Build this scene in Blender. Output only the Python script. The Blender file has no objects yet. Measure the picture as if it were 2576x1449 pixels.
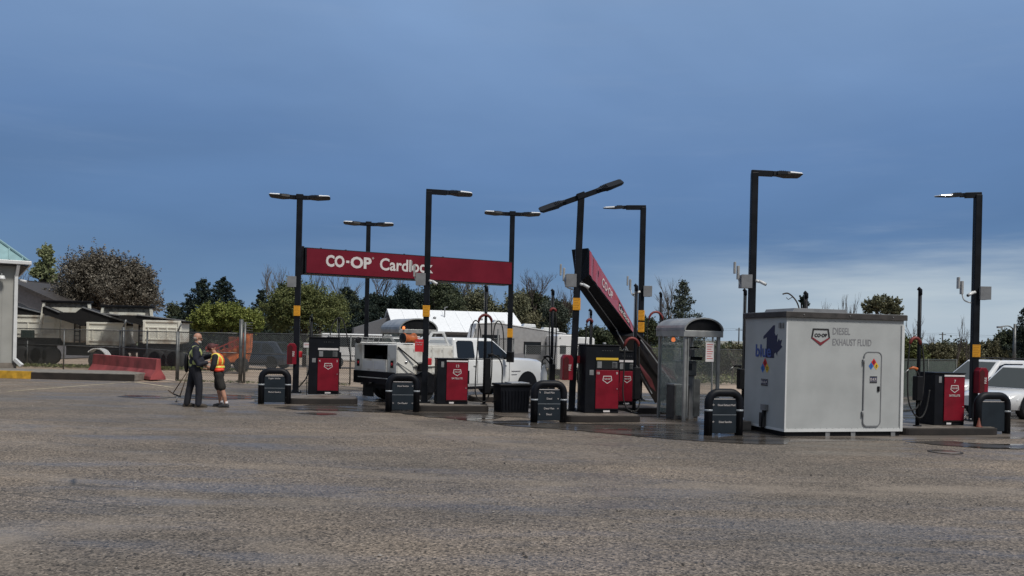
import bpy, math, random
from mathutils import Vector, Matrix
import numpy as np
R = math.radians
random.seed(7)
SC = bpy.context.scene
COL = SC.collection

# ------------------------------------------------------------------ camera
F, EYE, ROLL, CX, CY = 2100.0, 1.85, R(1.3), 1288.0, 853.0   # measured on a 2576 x 1449 view of the photo
cam_d = bpy.data.cameras.new("camera")
cam = bpy.data.objects.new("camera", cam_d)
COL.objects.link(cam)
cam.location = (0, 0, EYE)
cam.rotation_euler = (Matrix.Rotation(R(90), 3, 'X') @ Matrix.Rotation(ROLL, 3, 'Z')).to_euler()
cam_d.sensor_width = 36
cam_d.lens = 36 * F / 2576
cam_d.shift_y = (853 - 724.5) / 2576
cam_d.clip_start = 0.05
cam_d.clip_end = 5000
SC.camera = cam

# ------------------------------------------------------------------ world and sun
SUN_EL, SUN_AZ = R(54), R(135)     # azimuth clockwise from +Y: behind and to the right of the camera
w = bpy.data.worlds.new("World")
SC.world = w
w.use_nodes = True
nt = w.node_tree
nt.nodes.clear()
def N(t, **k):
    n = nt.nodes.new(t)
    for a, b in k.items():
        setattr(n, a, b)
    return n
def L(a, b):
    nt.links.new(a, b)
out = N('ShaderNodeOutputWorld'); bg = N('ShaderNodeBackground')
L(bg.outputs[0], out.inputs[0])
sky = N('ShaderNodeTexSky', sky_type='NISHITA', sun_disc=False)
sky.sun_elevation = SUN_EL; sky.sun_rotation = SUN_AZ
sky.dust_density = 1.5
def math_n(op, a, b=None, c=None, clamp=False):
    n = N('ShaderNodeMath', operation=op); n.use_clamp = clamp
    for i, v in enumerate((a, b, c)):
        if v is None: continue
        if hasattr(v, 'links'): L(v, n.inputs[i])
        else: n.inputs[i].default_value = v
    return n.outputs[0]
def mixc(f, a, b):
    n = N('ShaderNodeMix', data_type='RGBA')
    if hasattr(f, 'links'): L(f, n.inputs['Factor'])
    else: n.inputs['Factor'].default_value = f
    for s, v in ((6, a), (7, b)):
        if hasattr(v, 'links'): L(v, n.inputs[s])
        else: n.inputs[s].default_value = (*v, 1)
    return n.outputs[2]
def ramp(f, stops):
    n = N('ShaderNodeValToRGB')
    L(f, n.inputs[0])
    e = n.color_ramp.elements
    while len(e) < len(stops): e.new(0.5)
    for i, (p, c) in enumerate(stops):
        e[i].position = p; e[i].color = (*c, 1) if len(c) == 3 else c
    return n.outputs[0]
tc = N('ShaderNodeTexCoord')
sep = N('ShaderNodeSeparateXYZ'); L(tc.outputs['Generated'], sep.inputs[0])
# cloud deck: stretched noise over direction, a darker storm band low down, a pale clearing near the right horizon
mp = N('ShaderNodeMapping'); mp.inputs['Scale'].default_value = (1.0, 1.0, 3.2); L(tc.outputs['Generated'], mp.inputs[0])
n1 = N('ShaderNodeTexNoise'); n1.inputs['Scale'].default_value = 2.3; n1.inputs['Detail'].default_value = 5; n1.inputs['Roughness'].default_value = .5; L(mp.outputs[0], n1.inputs[0])
mp2 = N('ShaderNodeMapping'); mp2.inputs['Scale'].default_value = (1.0, 1.0, 9.0); mp2.inputs['Rotation'].default_value = (0, R(5), 0); L(tc.outputs['Generated'], mp2.inputs[0])
n2 = N('ShaderNodeTexNoise'); n2.inputs['Scale'].default_value = 4.5; n2.inputs['Detail'].default_value = 7; n2.inputs['Roughness'].default_value = .55; L(mp2.outputs[0], n2.inputs[0])
elev = sep.outputs[2]
e2 = math_n('ADD', elev, math_n('MULTIPLY', math_n('SUBTRACT', n1.outputs[0], .5), .16))
SKYS = [(0.0, (.175, .285, .44)), (0.06, (.115, .220, .395)), (0.13, (.088, .178, .355)), (0.22, (.116, .215, .415)), (0.37, (.195, .312, .525)), (0.55, (.36, .42, .53)), (1.0, (.55, .56, .58))]
n3 = N('ShaderNodeTexNoise'); n3.inputs['Scale'].default_value = 1.3; n3.inputs['Detail'].default_value = 6; n3.inputs['Roughness'].default_value = .5; n3.inputs['Distortion'].default_value = .6; L(mp.outputs[0], n3.inputs[0])
deck0 = ramp(e2, SKYS)
mul = math_n('ADD', math_n('MULTIPLY', math_n('SUBTRACT', n3.outputs[0], .5), .55), 1.0)
sc_ = N('ShaderNodeVectorMath', operation='SCALE'); L(deck0, sc_.inputs[0]); L(mul, sc_.inputs['Scale'])
wisp = N('ShaderNodeMapRange'); wisp.interpolation_type = 'SMOOTHSTEP'; L(n2.outputs[0], wisp.inputs[0]); wisp.inputs[1].default_value = .52; wisp.inputs[2].default_value = .78
deck = mixc(math_n('MULTIPLY', wisp.outputs[0], .12), sc_.outputs[0], (.26, .36, .54))
# clearing toward the right (x>0) and low
xr = math_n('DIVIDE', sep.outputs[0], math_n('ADD', math_n('ABSOLUTE', sep.outputs[1]), .02))
lim = math_n('ADD', math_n('MULTIPLY', xr, -.01), .096)          # height of the clearing grows to the right
lim = math_n('MINIMUM', lim, .16)
dlt = math_n('SUBTRACT', math_n('ADD', lim, math_n('MULTIPLY', math_n('SUBTRACT', n2.outputs[0], .5), .09)), elev)
mk = N('ShaderNodeMapRange'); mk.interpolation_type = 'SMOOTHSTEP'
L(dlt, mk.inputs[0]); mk.inputs[1].default_value = -.035; mk.inputs[2].default_value = .045
fx = N('ShaderNodeMapRange'); fx.interpolation_type = 'SMOOTHSTEP'
L(xr, fx.inputs[0]); fx.inputs[1].default_value = .04; fx.inputs[2].default_value = .40
fac = math_n('MULTIPLY', mk.outputs[0], fx.outputs[0], clamp=True)
pale = mixc(n2.outputs[0], (.36, .47, .58), (.58, .65, .70))
c1 = mixc(math_n('MULTIPLY', fac, .92), deck, pale)
# behind the camera the cloud is thin and bright
bk = N('ShaderNodeMapRange'); bk.interpolation_type = 'SMOOTHSTEP'
L(sep.outputs[1], bk.inputs[0]); bk.inputs[1].default_value = .15; bk.inputs[2].default_value = -.7
c2 = mixc(math_n('MULTIPLY', bk.outputs[0], .8), c1, mixc(n1.outputs[0], (.13, .16, .20), (.28, .31, .34)))
# clear-sky share from the physical sky
skm = N('ShaderNodeVectorMath', operation='SCALE'); L(sky.outputs[0], skm.inputs[0]); skm.inputs['Scale'].default_value = .10
c3 = mixc(.08, c2, skm.outputs[0])
L(c3, bg.inputs[0])
bg.inputs[1].default_value = 1.0
# everything above gives radiance around 0.1-0.6, the range of the physical sky at strength 0.1

sd = bpy.data.lights.new("sun", 'SUN'); sd.energy = 2.9; sd.angle = R(12); sd.color = (1, .955, .88)
so = bpy.data.objects.new("sun", sd); COL.objects.link(so)
dv = Vector((math.sin(SUN_AZ) * math.cos(SUN_EL), math.cos(SUN_AZ) * math.cos(SUN_EL), math.sin(SUN_EL)))
so.rotation_euler = dv.to_track_quat('Z', 'Y').to_euler()
so.location = dv * 60
SC.view_settings.view_transform = 'Standard'; SC.view_settings.look = 'None'
SC.view_settings.exposure = 0; SC.view_settings.gamma = 1; SC.view_settings.use_curve_mapping = False

# ------------------------------------------------------------------ measuring helpers
def P3(px, py, Y):
    xi, yi = px - CX, CY - py
    u = xi * math.cos(ROLL) - yi * math.sin(ROLL); v = xi * math.sin(ROLL) + yi * math.cos(ROLL)
    return Vector((u * Y / F, Y, EYE + v * Y / F))
def GD(px, py, z=0.0):          # point on the ground seen at a photo position
    xi, yi = px - CX, CY - py
    u = xi * math.cos(ROLL) - yi * math.sin(ROLL); v = xi * math.sin(ROLL) + yi * math.cos(ROLL)
    Y = (z - EYE) * F / v
    return Vector((u * Y / F, Y, z))
def XG(px, Y):                  # ground point at depth Y below a column
    yi = -(EYE * F / Y)
    p = P3(px, CY - yi + (px - CX) * math.tan(ROLL), Y)
    return Vector((p.x, Y, 0))

# ------------------------------------------------------------------ materials
MATS = {}
def mat(name, col, rough=.5, metal=0, var=.12, scale=6, bump=0, bscale=40, spec=.5, dirt=None, coat=0, emit=None, alpha=None, trans=0):
    if name in MATS: return MATS[name]
    m = bpy.data.materials.new(name); m.use_nodes = True
    t = m.node_tree; p = t.nodes['Principled BSDF']
    p.inputs['Base Color'].default_value = (*col, 1)
    p.inputs['Roughness'].default_value = rough; p.inputs['Metallic'].default_value = metal
    p.inputs['Specular IOR Level'].default_value = spec
    p.inputs['Coat Weight'].default_value = coat
    if trans: p.inputs['Transmission Weight'].default_value = trans
    if alpha is not None: p.inputs['Alpha'].default_value = alpha
    if emit: p.inputs['Emission Color'].default_value = (*emit[0], 1); p.inputs['Emission Strength'].default_value = emit[1]
    tcn = t.nodes.new('ShaderNodeTexCoord')
    if var:
        n = t.nodes.new('ShaderNodeTexNoise'); n.inputs['Scale'].default_value = scale; n.inputs['Detail'].default_value = 6
        t.links.new(tcn.outputs['Object'], n.inputs[0])
        r = t.nodes.new('ShaderNodeValToRGB'); e = r.color_ramp.elements
        lo = dirt or tuple(c * (1 - var * 2) for c in col); hi = tuple(min(1, c * (1 + var)) for c in col)
        e[0].position = .32; e[0].color = (*lo, 1); e[1].position = .62 if not dirt else .5; e[1].color = (*hi, 1)
        t.links.new(n.outputs[0], r.inputs[0]); t.links.new(r.outputs[0], p.inputs['Base Color'])
        mr = t.nodes.new('ShaderNodeMapRange'); mr.inputs[3].default_value = max(.02, rough * .8); mr.inputs[4].default_value = min(1, rough * 1.25)
        t.links.new(n.outputs[0], mr.inputs[0]); t.links.new(mr.outputs[0], p.inputs['Roughness'])
    if bump:
        n = t.nodes.new('ShaderNodeTexNoise'); n.inputs['Scale'].default_value = bscale; n.inputs['Detail'].default_value = 4
        t.links.new(tcn.outputs['Object'], n.inputs[0])
        b = t.nodes.new('ShaderNodeBump'); b.inputs['Strength'].default_value = bump; b.inputs['Distance'].default_value = .02
        t.links.new(n.outputs[0], b.inputs['Height']); t.links.new(b.outputs[0], p.inputs['Normal'])
    MATS[name] = m
    return m

M_pole = mat('pole_paint', (.0065, .008, .012), .5, var=.25, scale=3, spec=.2)
M_black = mat('black_plastic', (.006, .006, .0075), .5, var=.2, spec=.25)
M_rubber = mat('rubber', (.016, .016, .017), .75, var=.2)
M_navy = mat('navy_panel', (.0035, .0045, .008), .5, var=.2, scale=4, spec=.25)
M_slate = mat('slate_panel', (.013, .020, .028), .5, var=.12, scale=3, spec=.3)
M_red = mat('red_panel', (.20, .006, .018), .42, var=.12, scale=3, spec=.3)
M_signred = mat('sign_red', (.145, .004, .016), .45, var=.08, scale=1.5, spec=.3)
M_white = mat('white_paint', (.66, .67, .67), .32, var=.05, scale=2.5, coat=.2)
M_truckw = mat('truck_white', (.74, .75, .75), .25, var=.04, scale=1.5, coat=.5)
M_truckd = mat('service_body_white', (.62, .61, .57), .4, var=.12, scale=2.2, dirt=(.42, .38, .32))
M_letter = mat('white_lettering', (.62, .58, .57), .5, var=.03)
M_fascia = mat('white_panel_wall', (.41, .425, .425), .6, var=.05, scale=1.6, bump=.12, bscale=300)
M_grey = mat('grey_metal', (.26, .265, .27), .45, metal=.3, var=.12)
M_lgrey = mat('pale_grey_metal', (.20, .205, .215), .5, var=.08)
M_alu = mat('aluminium', (.38, .385, .38), .42, metal=.5, var=.12, scale=4)
M_galv = mat('galvanised', (.13, .135, .135), .45, metal=.5, var=.2, scale=5)
M_wire = mat('chain_wire', (.17, .18, .18), .5, metal=.4, var=0)
M_conc = mat('concrete', (.19, .165, .14), .8, var=.2, scale=3, bump=.3, bscale=60)
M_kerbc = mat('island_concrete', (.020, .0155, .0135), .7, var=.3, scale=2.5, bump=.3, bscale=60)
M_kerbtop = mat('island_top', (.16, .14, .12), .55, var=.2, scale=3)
M_yellow = mat('yellow_paint', (.55, .32, .03), .6, var=.2, scale=4)
M_notice = mat('yellow_notice', (.72, .33, .015), .5, var=.05)
M_orange = mat('orange_paint', (.50, .13, .035), .5, var=.3, scale=3)
M_glass = mat('dark_glass', (.012, .015, .018), .06, var=0, spec=.45)
M_glass2 = mat('clear_pane', (.42, .50, .47), .02, var=0, alpha=.24, spec=.5)
M_chrome = mat('chrome', (.6, .6, .6), .15, metal=1, var=0)
M_lens = mat('lamp_lens', (.80, .82, .85), .12, var=0, spec=.8, coat=.6)
M_amber = mat('amber_lamp', (.8, .22, .06), .4, var=0, emit=((1, .26, .07), 1.1))
M_trim = mat('brown_trim', (.045, .04, .038), .6, var=.2)
M_text_grey = mat('grey_lettering', (.22, .22, .235), .5, var=0)
M_text_blk = mat('black_lettering', (.02, .018, .02), .5, var=0)
M_ink_red = mat('maroon_lettering', (.20, .02, .03), .5, var=0)
M_blue = mat('blue_ink', (.04, .09, .40), .5, var=0)
M_nvy = mat('navy_ink', (.014, .02, .065), .5, var=0)
M_sred = mat('red_ink', (.55, .02, .03), .5, var=0)
M_syel = mat('yellow_ink', (.70, .45, .04), .5, var=0)
M_sblue = mat('sky_blue_ink', (.04, .14, .45), .5, var=0)
M_paper = mat('paper', (.74, .70, .70), .6, var=.03)
M_band = mat('reflective_band', (.34, .37, .40), .3, var=0)

# ------------------------------------------------------------------ mesh helpers
class MB:
    def __init__(s): s.v = []; s.f = []; s.m = []; s.mats = []; s.sm = []
    def mi(s, m):
        if m not in s.mats: s.mats.append(m)
        return s.mats.index(m)
    def add(s, vs, fs, m=None, smooth=False):
        o = len(s.v); k = s.mi(m) if m else 0
        s.v += [tuple(q) for q in vs]
        for f in fs: s.f.append(tuple(i + o for i in f)); s.m.append(k); s.sm.append(smooth)
        return s
    def box(s, x0, x1, y0, y1, z0, z1, m=None, M=None):
        vs = [Vector(q) for q in ((x0, y0, z0), (x1, y0, z0), (x1, y1, z0), (x0, y1, z0), (x0, y0, z1), (x1, y0, z1), (x1, y1, z1), (x0, y1, z1))]
        if M: vs = [M @ q for q in vs]
        return s.add(vs, [(0, 3, 2, 1), (4, 5, 6, 7), (0, 1, 5, 4), (1, 2, 6, 5), (2, 3, 7, 6), (3, 0, 4, 7)], m)
    def bar(s, a, b, w, h=None, m=None, up=(0, 0, 1)):      # rectangular bar from a to b
        a, b = Vector(a), Vector(b); h = h or w
        d = (b - a).normalized(); u = Vector(up)
        if abs(d.dot(u)) > .98: u = Vector((0, 1, 0))
        sx = d.cross(u).normalized(); uy = sx.cross(d).normalized()
        vs = [p + sx * i * w / 2 + uy * j * h / 2 for p in (a, b) for i, j in ((-1, -1), (1, -1), (1, 1), (-1, 1))]
        return s.add(vs, [(0, 3, 2, 1), (4, 5, 6, 7), (0, 1, 5, 4), (1, 2, 6, 5), (2, 3, 7, 6), (3, 0, 4, 7)], m)
    def tube(s, pts, r, n=8, m=None, cap=True):
        pts = [Vector(p) for p in pts]; k = len(pts)
        rs = r if isinstance(r, (list, tuple)) else [r] * k
        vs = []; prev = None
        for i, p in enumerate(pts):
            d = (pts[min(i + 1, k - 1)] - pts[max(i - 1, 0)]).normalized()
            if prev is None:
                a = Vector((0, 0, 1)) if abs(d.z) < .9 else Vector((1, 0, 0))
                u = d.cross(a).normalized()
            else:
                u = (prev - d * prev.dot(d)).normalized()
            prev = u; q = d.cross(u)
            for j in range(n):
                t = 2 * math.pi * j / n
                vs.append(p + (u * math.cos(t) + q * math.sin(t)) * rs[i])
        fs = [(i * n + j, i * n + (j + 1) % n, (i + 1) * n + (j + 1) % n, (i + 1) * n + j) for i in range(k - 1) for j in range(n)]
        s.add(vs, fs, m, n > 5)
        if cap:
            o = len(s.v) - k * n; kk = s.mi(m) if m else 0
            s.f += [tuple(o + j for j in reversed(range(n))), tuple(o + (k - 1) * n + j for j in range(n))]; s.m += [kk, kk]; s.sm += [False, False]
        return s
    def prism(s, poly, y0, y1, m=None, axis='y'):          # polygon in (x,z) extruded along y (or (y,z) along x, or (x,y) along z)
        n = len(poly)
        A = {'y': lambda a, b, c: (a, c, b), 'x': lambda a, b, c: (c, a, b), 'z': lambda a, b, c: (a, b, c)}[axis]
        vs = [A(a, b, y0) for a, b in poly] + [A(a, b, y1) for a, b in poly]
        fs = [tuple(range(n)), tuple(range(2 * n - 1, n - 1, -1))] + [(i, i + n, (i + 1) % n + n, (i + 1) % n) for i in range(n)]
        return s.add(vs, fs, m)
    def lathe(s, prof, n=24, m=None, axis='z', c=(0, 0, 0)):
        c = Vector(c); vs = []
        for r, h in prof:
            for j in range(n):
                t = 2 * math.pi * j / n; a, b = r * math.cos(t), r * math.sin(t)
                q = {'z': (a, b, h), 'y': (a, h, b), 'x': (h, a, b)}[axis]
                vs.append(c + Vector(q))
        k = len(prof)
        fs = [(i * n + j, i * n + (j + 1) % n, (i + 1) * n + (j + 1) % n, (i + 1) * n + j) for i in range(k - 1) for j in range(n)]
        fs += [tuple(range(n - 1, -1, -1)), tuple((k - 1) * n + j for j in range(n))]
        return s.add(vs, fs, m, True)
    def build(s, name, m=None, parent=None, loc=None, rot=None, bevel=0, fix=True):
        me = bpy.data.meshes.new(name); me.from_pydata(s.v, [], s.f)
        ms = s.mats if s.mats else [m]
        for q in ms: me.materials.append(q or m)
        if s.mats: me.polygons.foreach_set('material_index', s.m)
        me.polygons.foreach_set('use_smooth', s.sm)
        me.update()
        if fix and len(s.f) < 20000:
            import bmesh
            b = bmesh.new(); b.from_mesh(me); bmesh.ops.recalc_face_normals(b, faces=b.faces); b.to_mesh(me); b.free()
        o = bpy.data.objects.new(name, me); COL.objects.link(o)
        if parent: o.parent = parent
        if loc: o.location = loc
        if rot: o.rotation_euler = rot
        if bevel:
            md = o.modifiers.new('bevel', 'BEVEL'); md.width = bevel; md.segments = 2; md.limit_method = 'ANGLE'; md.angle_limit = R(35)
        return o
def tag(o, label=None, cat=None, group=None, kind=None):
    for k, v in (('label', label), ('category', cat), ('group', group), ('kind', kind)):
        if v: o[k] = v
    return o
def thing(name, label, cat, loc=(0, 0, 0), rz=0, group=None):
    o = bpy.data.objects.new(name, None); COL.objects.link(o); o.empty_display_size = .2
    o.location = loc; o.rotation_euler = (0, 0, rz)
    return tag(o, label, cat, group)
def copy_tree(o, parent=None):
    c = o.copy(); COL.objects.link(c)
    if parent: c.parent = parent
    for ch in list(o.children): copy_tree(ch, c)
    return c
FC = {}
def text_mesh(s, size, bold=0, ext=.003, align='CENTER', sx=1.0):
    k = (s, size, bold, ext, align, sx)
    if k in FC: return FC[k]
    cu = bpy.data.curves.new('lettering', 'FONT'); cu.body = s; cu.size = size; cu.extrude = ext; cu.offset = bold * size
    cu.align_x = align; cu.resolution_u = 3; cu.space_line = 1.0
    o = bpy.data.objects.new('tmp', cu); COL.objects.link(o)
    bpy.context.view_layer.update()
    me = bpy.data.meshes.new_from_object(o.evaluated_get(bpy.context.evaluated_depsgraph_get()))
    bpy.data.objects.remove(o)
    if sx != 1:
        me.transform(Matrix.Diagonal((sx, 1, 1, 1)))
    FC[k] = me
    return me
def text(parent, s, size, loc, m, rot=(R(90), 0, 0), bold=0, align='CENTER', sx=1.0, name='lettering'):
    me = text_mesh(s, size, bold, .003, align, sx).copy()
    me.materials.clear(); me.materials.append(m)
    o = bpy.data.objects.new(name, me); COL.objects.link(o); o.parent = parent; o.location = loc; o.rotation_euler = rot
    return o
def fit(parent, s, x0, x1, z0, z1, y, m, bold=0, rot=(R(90), 0, 0), name='lettering', ref=None):
    """lettering stretched so that its outline fills x0..x1 and its capitals z0..z1"""
    me = text_mesh(s, 1.0, bold, .0, 'LEFT').copy()
    co = [v.co for v in me.vertices]; ax, bx = min(c.x for c in co), max(c.x for c in co); az, bz = min(c.y for c in co), max(c.y for c in co)
    for v in me.vertices: v.co = ((v.co.x - ax) / (bx - ax) * (x1 - x0), (v.co.y - az) / (bz - az) * (z1 - z0), v.co.z)
    me.materials.clear(); me.materials.append(m)
    o = bpy.data.objects.new(name, me); COL.objects.link(o); o.parent = parent
    o.location = (x0, y, z0) if rot[2] == 0 else (y, x0, z0); o.rotation_euler = rot
    return o
def catenary(a, b, sag, n=14):
    a, b = Vector(a), Vector(b)
    return [a.lerp(b, i / n) + Vector((0, 0, -sag * 4 * (i / n) * (1 - i / n))) for i in range(n + 1)]
def spline(pts, n=6):
    pts = [Vector(p) for p in pts]; q = [pts[0]] + pts + [pts[-1]]; o = []
    for i in range(1, len(q) - 2):
        for k in range(n):
            t = k / n; a, b, c, d = q[i - 1:i + 3]
            o.append(.5 * ((2 * b) + (c - a) * t + (2 * a - 5 * b + 4 * c - d) * t * t + (3 * b - a - 3 * c + d) * t ** 3))
    return o + [pts[-1]]

# ------------------------------------------------------------------ ground
def ground_mat(name, kind):
    m = bpy.data.materials.new(name); m.use_nodes = True; t = m.node_tree; p = t.nodes['Principled BSDF']
    def nn(ty, **k):
        n = t.nodes.new(ty)
        for a, b in k.items(): setattr(n, a, b)
        return n
    tcn = nn('ShaderNodeTexCoord')
    def noise(sc, det=4, ro=.55, st=(1, 1, 1)):
        mp = nn('ShaderNodeMapping'); mp.inputs['Scale'].default_value = st; t.links.new(tcn.outputs['Object'], mp.inputs[0])
        n = nn('ShaderNodeTexNoise'); n.inputs['Scale'].default_value = sc; n.inputs['Detail'].default_value = det; n.inputs['Roughness'].default_value = ro
        t.links.new(mp.outputs[0], n.inputs[0]); return n.outputs[0]
    def rmp(f, st):
        r = nn('ShaderNodeValToRGB'); t.links.new(f, r.inputs[0]); e = r.color_ramp.elements
        while len(e) < len(st): e.new(.5)
        for i, (q, c) in enumerate(st): e[i].position = q; e[i].color = (*c, 1)
        return r.outputs[0]
    def mx(f, a, b, bt='MIX'):
        n = nn('ShaderNodeMix', data_type='RGBA', blend_type=bt)
        if hasattr(f, 'links'): t.links.new(f, n.inputs['Factor'])
        else: n.inputs['Factor'].default_value = f
        for s, v in ((6, a), (7, b)):
            if hasattr(v, 'links'): t.links.new(v, n.inputs[s])
            else: n.inputs[s].default_value = (*v, 1)
        return n.outputs[2]
    def b_(v): return (v, v, v)
    if kind == 'asphalt':
        big = noise(.16, 5, .6, (1, 1.5, 1)); mid = noise(.75, 6, .6, (.6, 1.3, 1)); fine = noise(38, 3, .75); grit = noise(75, 2, .6)
        col = rmp(big, [(.36, (.130, .110, .090)), (.5, (.158, .130, .104)), (.63, (.198, .158, .120))])
        col = mx(.55, col, rmp(mid, [(.33, b_(.35)), (.5, b_(.5)), (.68, b_(.63))]), 'OVERLAY')
        vor = nn('ShaderNodeTexVoronoi', feature='F1'); vor.inputs['Scale'].default_value = 48; t.links.new(tcn.outputs['Object'], vor.inputs[0])
        sp = nn('ShaderNodeSeparateColor'); t.links.new(vor.outputs['Color'], sp.inputs[0])
        col = mx(.85, col, rmp(sp.outputs[0], [(0, b_(.0)), (.3, b_(.36)), (.72, b_(.56)), (1, b_(1))]), 'OVERLAY')
        col = mx(.7, col, rmp(fine, [(.3, b_(.14)), (.5, b_(.5)), (.7, b_(.82))]), 'OVERLAY')
        # curved tyre tracks and silt bands: rings in ground coordinates with broken edges
        sx_ = nn('ShaderNodeSeparateXYZ'); t.links.new(tcn.outputs['Object'], sx_.inputs[0])
        def mm(op, a, b=None, c=None):
            n = nn('ShaderNodeMath', operation=op)
            for i, v in enumerate((a, b, c)):
                if v is None: continue
                if hasattr(v, 'links'): t.links.new(v, n.inputs[i])
                else: n.inputs[i].default_value = v
            return n.outputs[0]
        wv = mm('MULTIPLY', mm('SUBTRACT', noise(.5, 4), .5), 1.1); brk = rmp(noise(.6, 6, .65, (.8, 1.4, 1)), [(.40, b_(0)), (.62, b_(1))])
        for cx_, cy_, rad, wdt, amt in ((-9.5, 2.0, 7.3, .32, .5), (-9.5, 2.0, 9.2, .38, .42), (4.5, -3.0, 13.8, .6, .45), (2.0, 30, 19.2, .35, .35), (12, 26, 16.5, .5, .4), (-6, 24, 9.0, .35, .3)):
            dx = mm('SUBTRACT', sx_.outputs[0], cx_); dy = mm('SUBTRACT', sx_.outputs[1], cy_)
            dd = mm('ABSOLUTE', mm('SUBTRACT', mm('ADD', mm('SQRT', mm('ADD', mm('MULTIPLY', dx, dx), mm('MULTIPLY', dy, dy))), wv), rad))
            q = nn('ShaderNodeMapRange'); q.interpolation_type = 'SMOOTHSTEP'; t.links.new(dd, q.inputs[0]); q.inputs[1].default_value = wdt; q.inputs[2].default_value = wdt * .3
            bs = nn('ShaderNodeSeparateColor'); t.links.new(brk, bs.inputs[0])
            col = mx(mm('MULTIPLY', mm('MULTIPLY', q.outputs[0], bs.outputs[0]), amt), col, (.27, .225, .18))
        stain = rmp(noise(1.3, 3, .5), [(.66, b_(0)), (.72, b_(.7))]); sb_ = nn('ShaderNodeSeparateColor'); t.links.new(stain, sb_.inputs[0])
        col = mx(mm('MULTIPLY', sb_.outputs[0], .5), col, (.06, .055, .05))
        # hairline cracks
        vc = nn('ShaderNodeTexVoronoi', feature='DISTANCE_TO_EDGE'); vc.inputs['Scale'].default_value = .17
        mp = nn('ShaderNodeMapping'); mp.inputs['Scale'].default_value = (.6, 1, 1); t.links.new(tcn.outputs['Object'], mp.inputs[0])
        wob = nn('ShaderNodeMix', data_type='VECTOR'); wob.inputs['Factor'].default_value = .05
        nv = nn('ShaderNodeTexNoise'); nv.inputs['Scale'].default_value = 2.5; nv.inputs['Detail'].default_value = 5; t.links.new(tcn.outputs['Object'], nv.inputs[0])
        t.links.new(mp.outputs[0], wob.inputs[4]); t.links.new(nv.outputs[1], wob.inputs[5]); t.links.new(wob.outputs[1], vc.inputs[0])
        crack = rmp(vc.outputs['Distance'], [(0, b_(1)), (.0035, b_(0))])
        gate = rmp(noise(.35, 2), [(.56, b_(0)), (.62, b_(1))])
        cg = mx(1, crack, gate, 'MULTIPLY')
        col = mx(cg, col, (.03, .028, .026))
        t.links.new(col, p.inputs['Base Color'])
        wet = noise(.11, 5, .62, (.55, 1.6, 1)); wet2 = noise(.9, 5, .6, (.35, 1.5, 1))
        ws = nn('ShaderNodeMath', operation='ADD'); t.links.new(wet, ws.inputs[0]); t.links.new(wet2, ws.inputs[1])
        rr = rmp(ws.outputs[0], [(.86, b_(.72)), (1.02, b_(.5)), (1.2, b_(.36))]) if False else None
        hm = nn('ShaderNodeMath', operation='MULTIPLY'); t.links.new(ws.outputs[0], hm.inputs[0]); hm.inputs[1].default_value = .5
        rr = rmp(hm.outputs[0], [(.44, b_(.85)), (.52, b_(.6)), (.58, b_(.36))])
        t.links.new(rr, p.inputs['Roughness'])
        cw = rmp(hm.outputs[0], [(.50, b_(0)), (.57, b_(.2))]); t.links.new(cw, p.inputs['Coat Weight']); p.inputs['Coat Roughness'].default_value = .28; p.inputs['Coat IOR'].default_value = 1.33
        p.inputs['Specular IOR Level'].default_value = .45
        bm = nn('ShaderNodeBump'); bm.inputs['Strength'].default_value = .5; bm.inputs['Distance'].default_value = .01
        ad = nn('ShaderNodeMath', operation='ADD'); t.links.new(vor.outputs['Distance'], ad.inputs[0]); t.links.new(grit, ad.inputs[1])
        t.links.new(ad.outputs[0], bm.inputs['Height']); t.links.new(bm.outputs[0], p.inputs['Normal'])
    elif kind == 'puddle':
        a = noise(.9, 5, .6, (.5, 1.4, 1))
        col = rmp(a, [(.4, (.035, .032, .029)), (.6, (.085, .074, .065))])
        t.links.new(col, p.inputs['Base Color'])
        p.inputs['Specular IOR Level'].default_value = .5
        rr = rmp(noise(1.6, 4, .6, (.4, 1.5, 1)), [(.40, b_(.05)), (.56, b_(.30))]); t.links.new(rr, p.inputs['Roughness'])
        bm = nn('ShaderNodeBump'); bm.inputs['Strength'].default_value = .06; bm.inputs['Distance'].default_value = .01
        t.links.new(noise(5, 2), bm.inputs['Height']); t.links.new(bm.outputs[0], p.inputs['Normal'])
    elif kind == 'wet':
        col = rmp(noise(.8, 6, .6, (.5, 1.4, 1)), [(.35, (.09, .078, .068)), (.65, (.19, .16, .135))]); t.links.new(col, p.inputs['Base Color'])
        rr = rmp(noise(.7, 5, .6, (.4, 1.6, 1)), [(.42, b_(.1)), (.6, b_(.42))]); t.links.new(rr, p.inputs['Roughness'])
        bm = nn('ShaderNodeBump'); bm.inputs['Strength'].default_value = .15; bm.inputs['Distance'].default_value = .01
        t.links.new(noise(40, 3), bm.inputs['Height']); t.links.new(bm.outputs[0], p.inputs['Normal'])
    elif kind == 'gravel':
        col = rmp(noise(.5, 8, .65, (.4, 1.4, 1)), [(.35, (.27, .205, .155)), (.62, (.42, .33, .25))]); t.links.new(col, p.inputs['Base Color'])
        p.inputs['Roughness'].default_value = .85
        bm = nn('ShaderNodeBump'); bm.inputs['Strength'].default_value = .5; t.links.new(noise(18, 4), bm.inputs['Height']); t.links.new(bm.outputs[0], p.inputs['Normal'])
    else:
        col = rmp(noise(.06, 8, .65), [(.35, (.05, .065, .025)), (.55, (.09, .10, .045)), (.7, (.17, .15, .08))]); t.links.new(col, p.inputs['Base Color'])
        p.inputs['Roughness'].default_value = .9
    return m
MATS['asphalt'] = ground_mat('asphalt', 'asphalt'); MATS['puddle'] = ground_mat('puddle_water', 'puddle')
MATS['wet'] = ground_mat('wet_concrete', 'wet'); MATS['gravel'] = ground_mat('gravel', 'gravel'); MATS['field'] = ground_mat('field', 'field')
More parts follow.
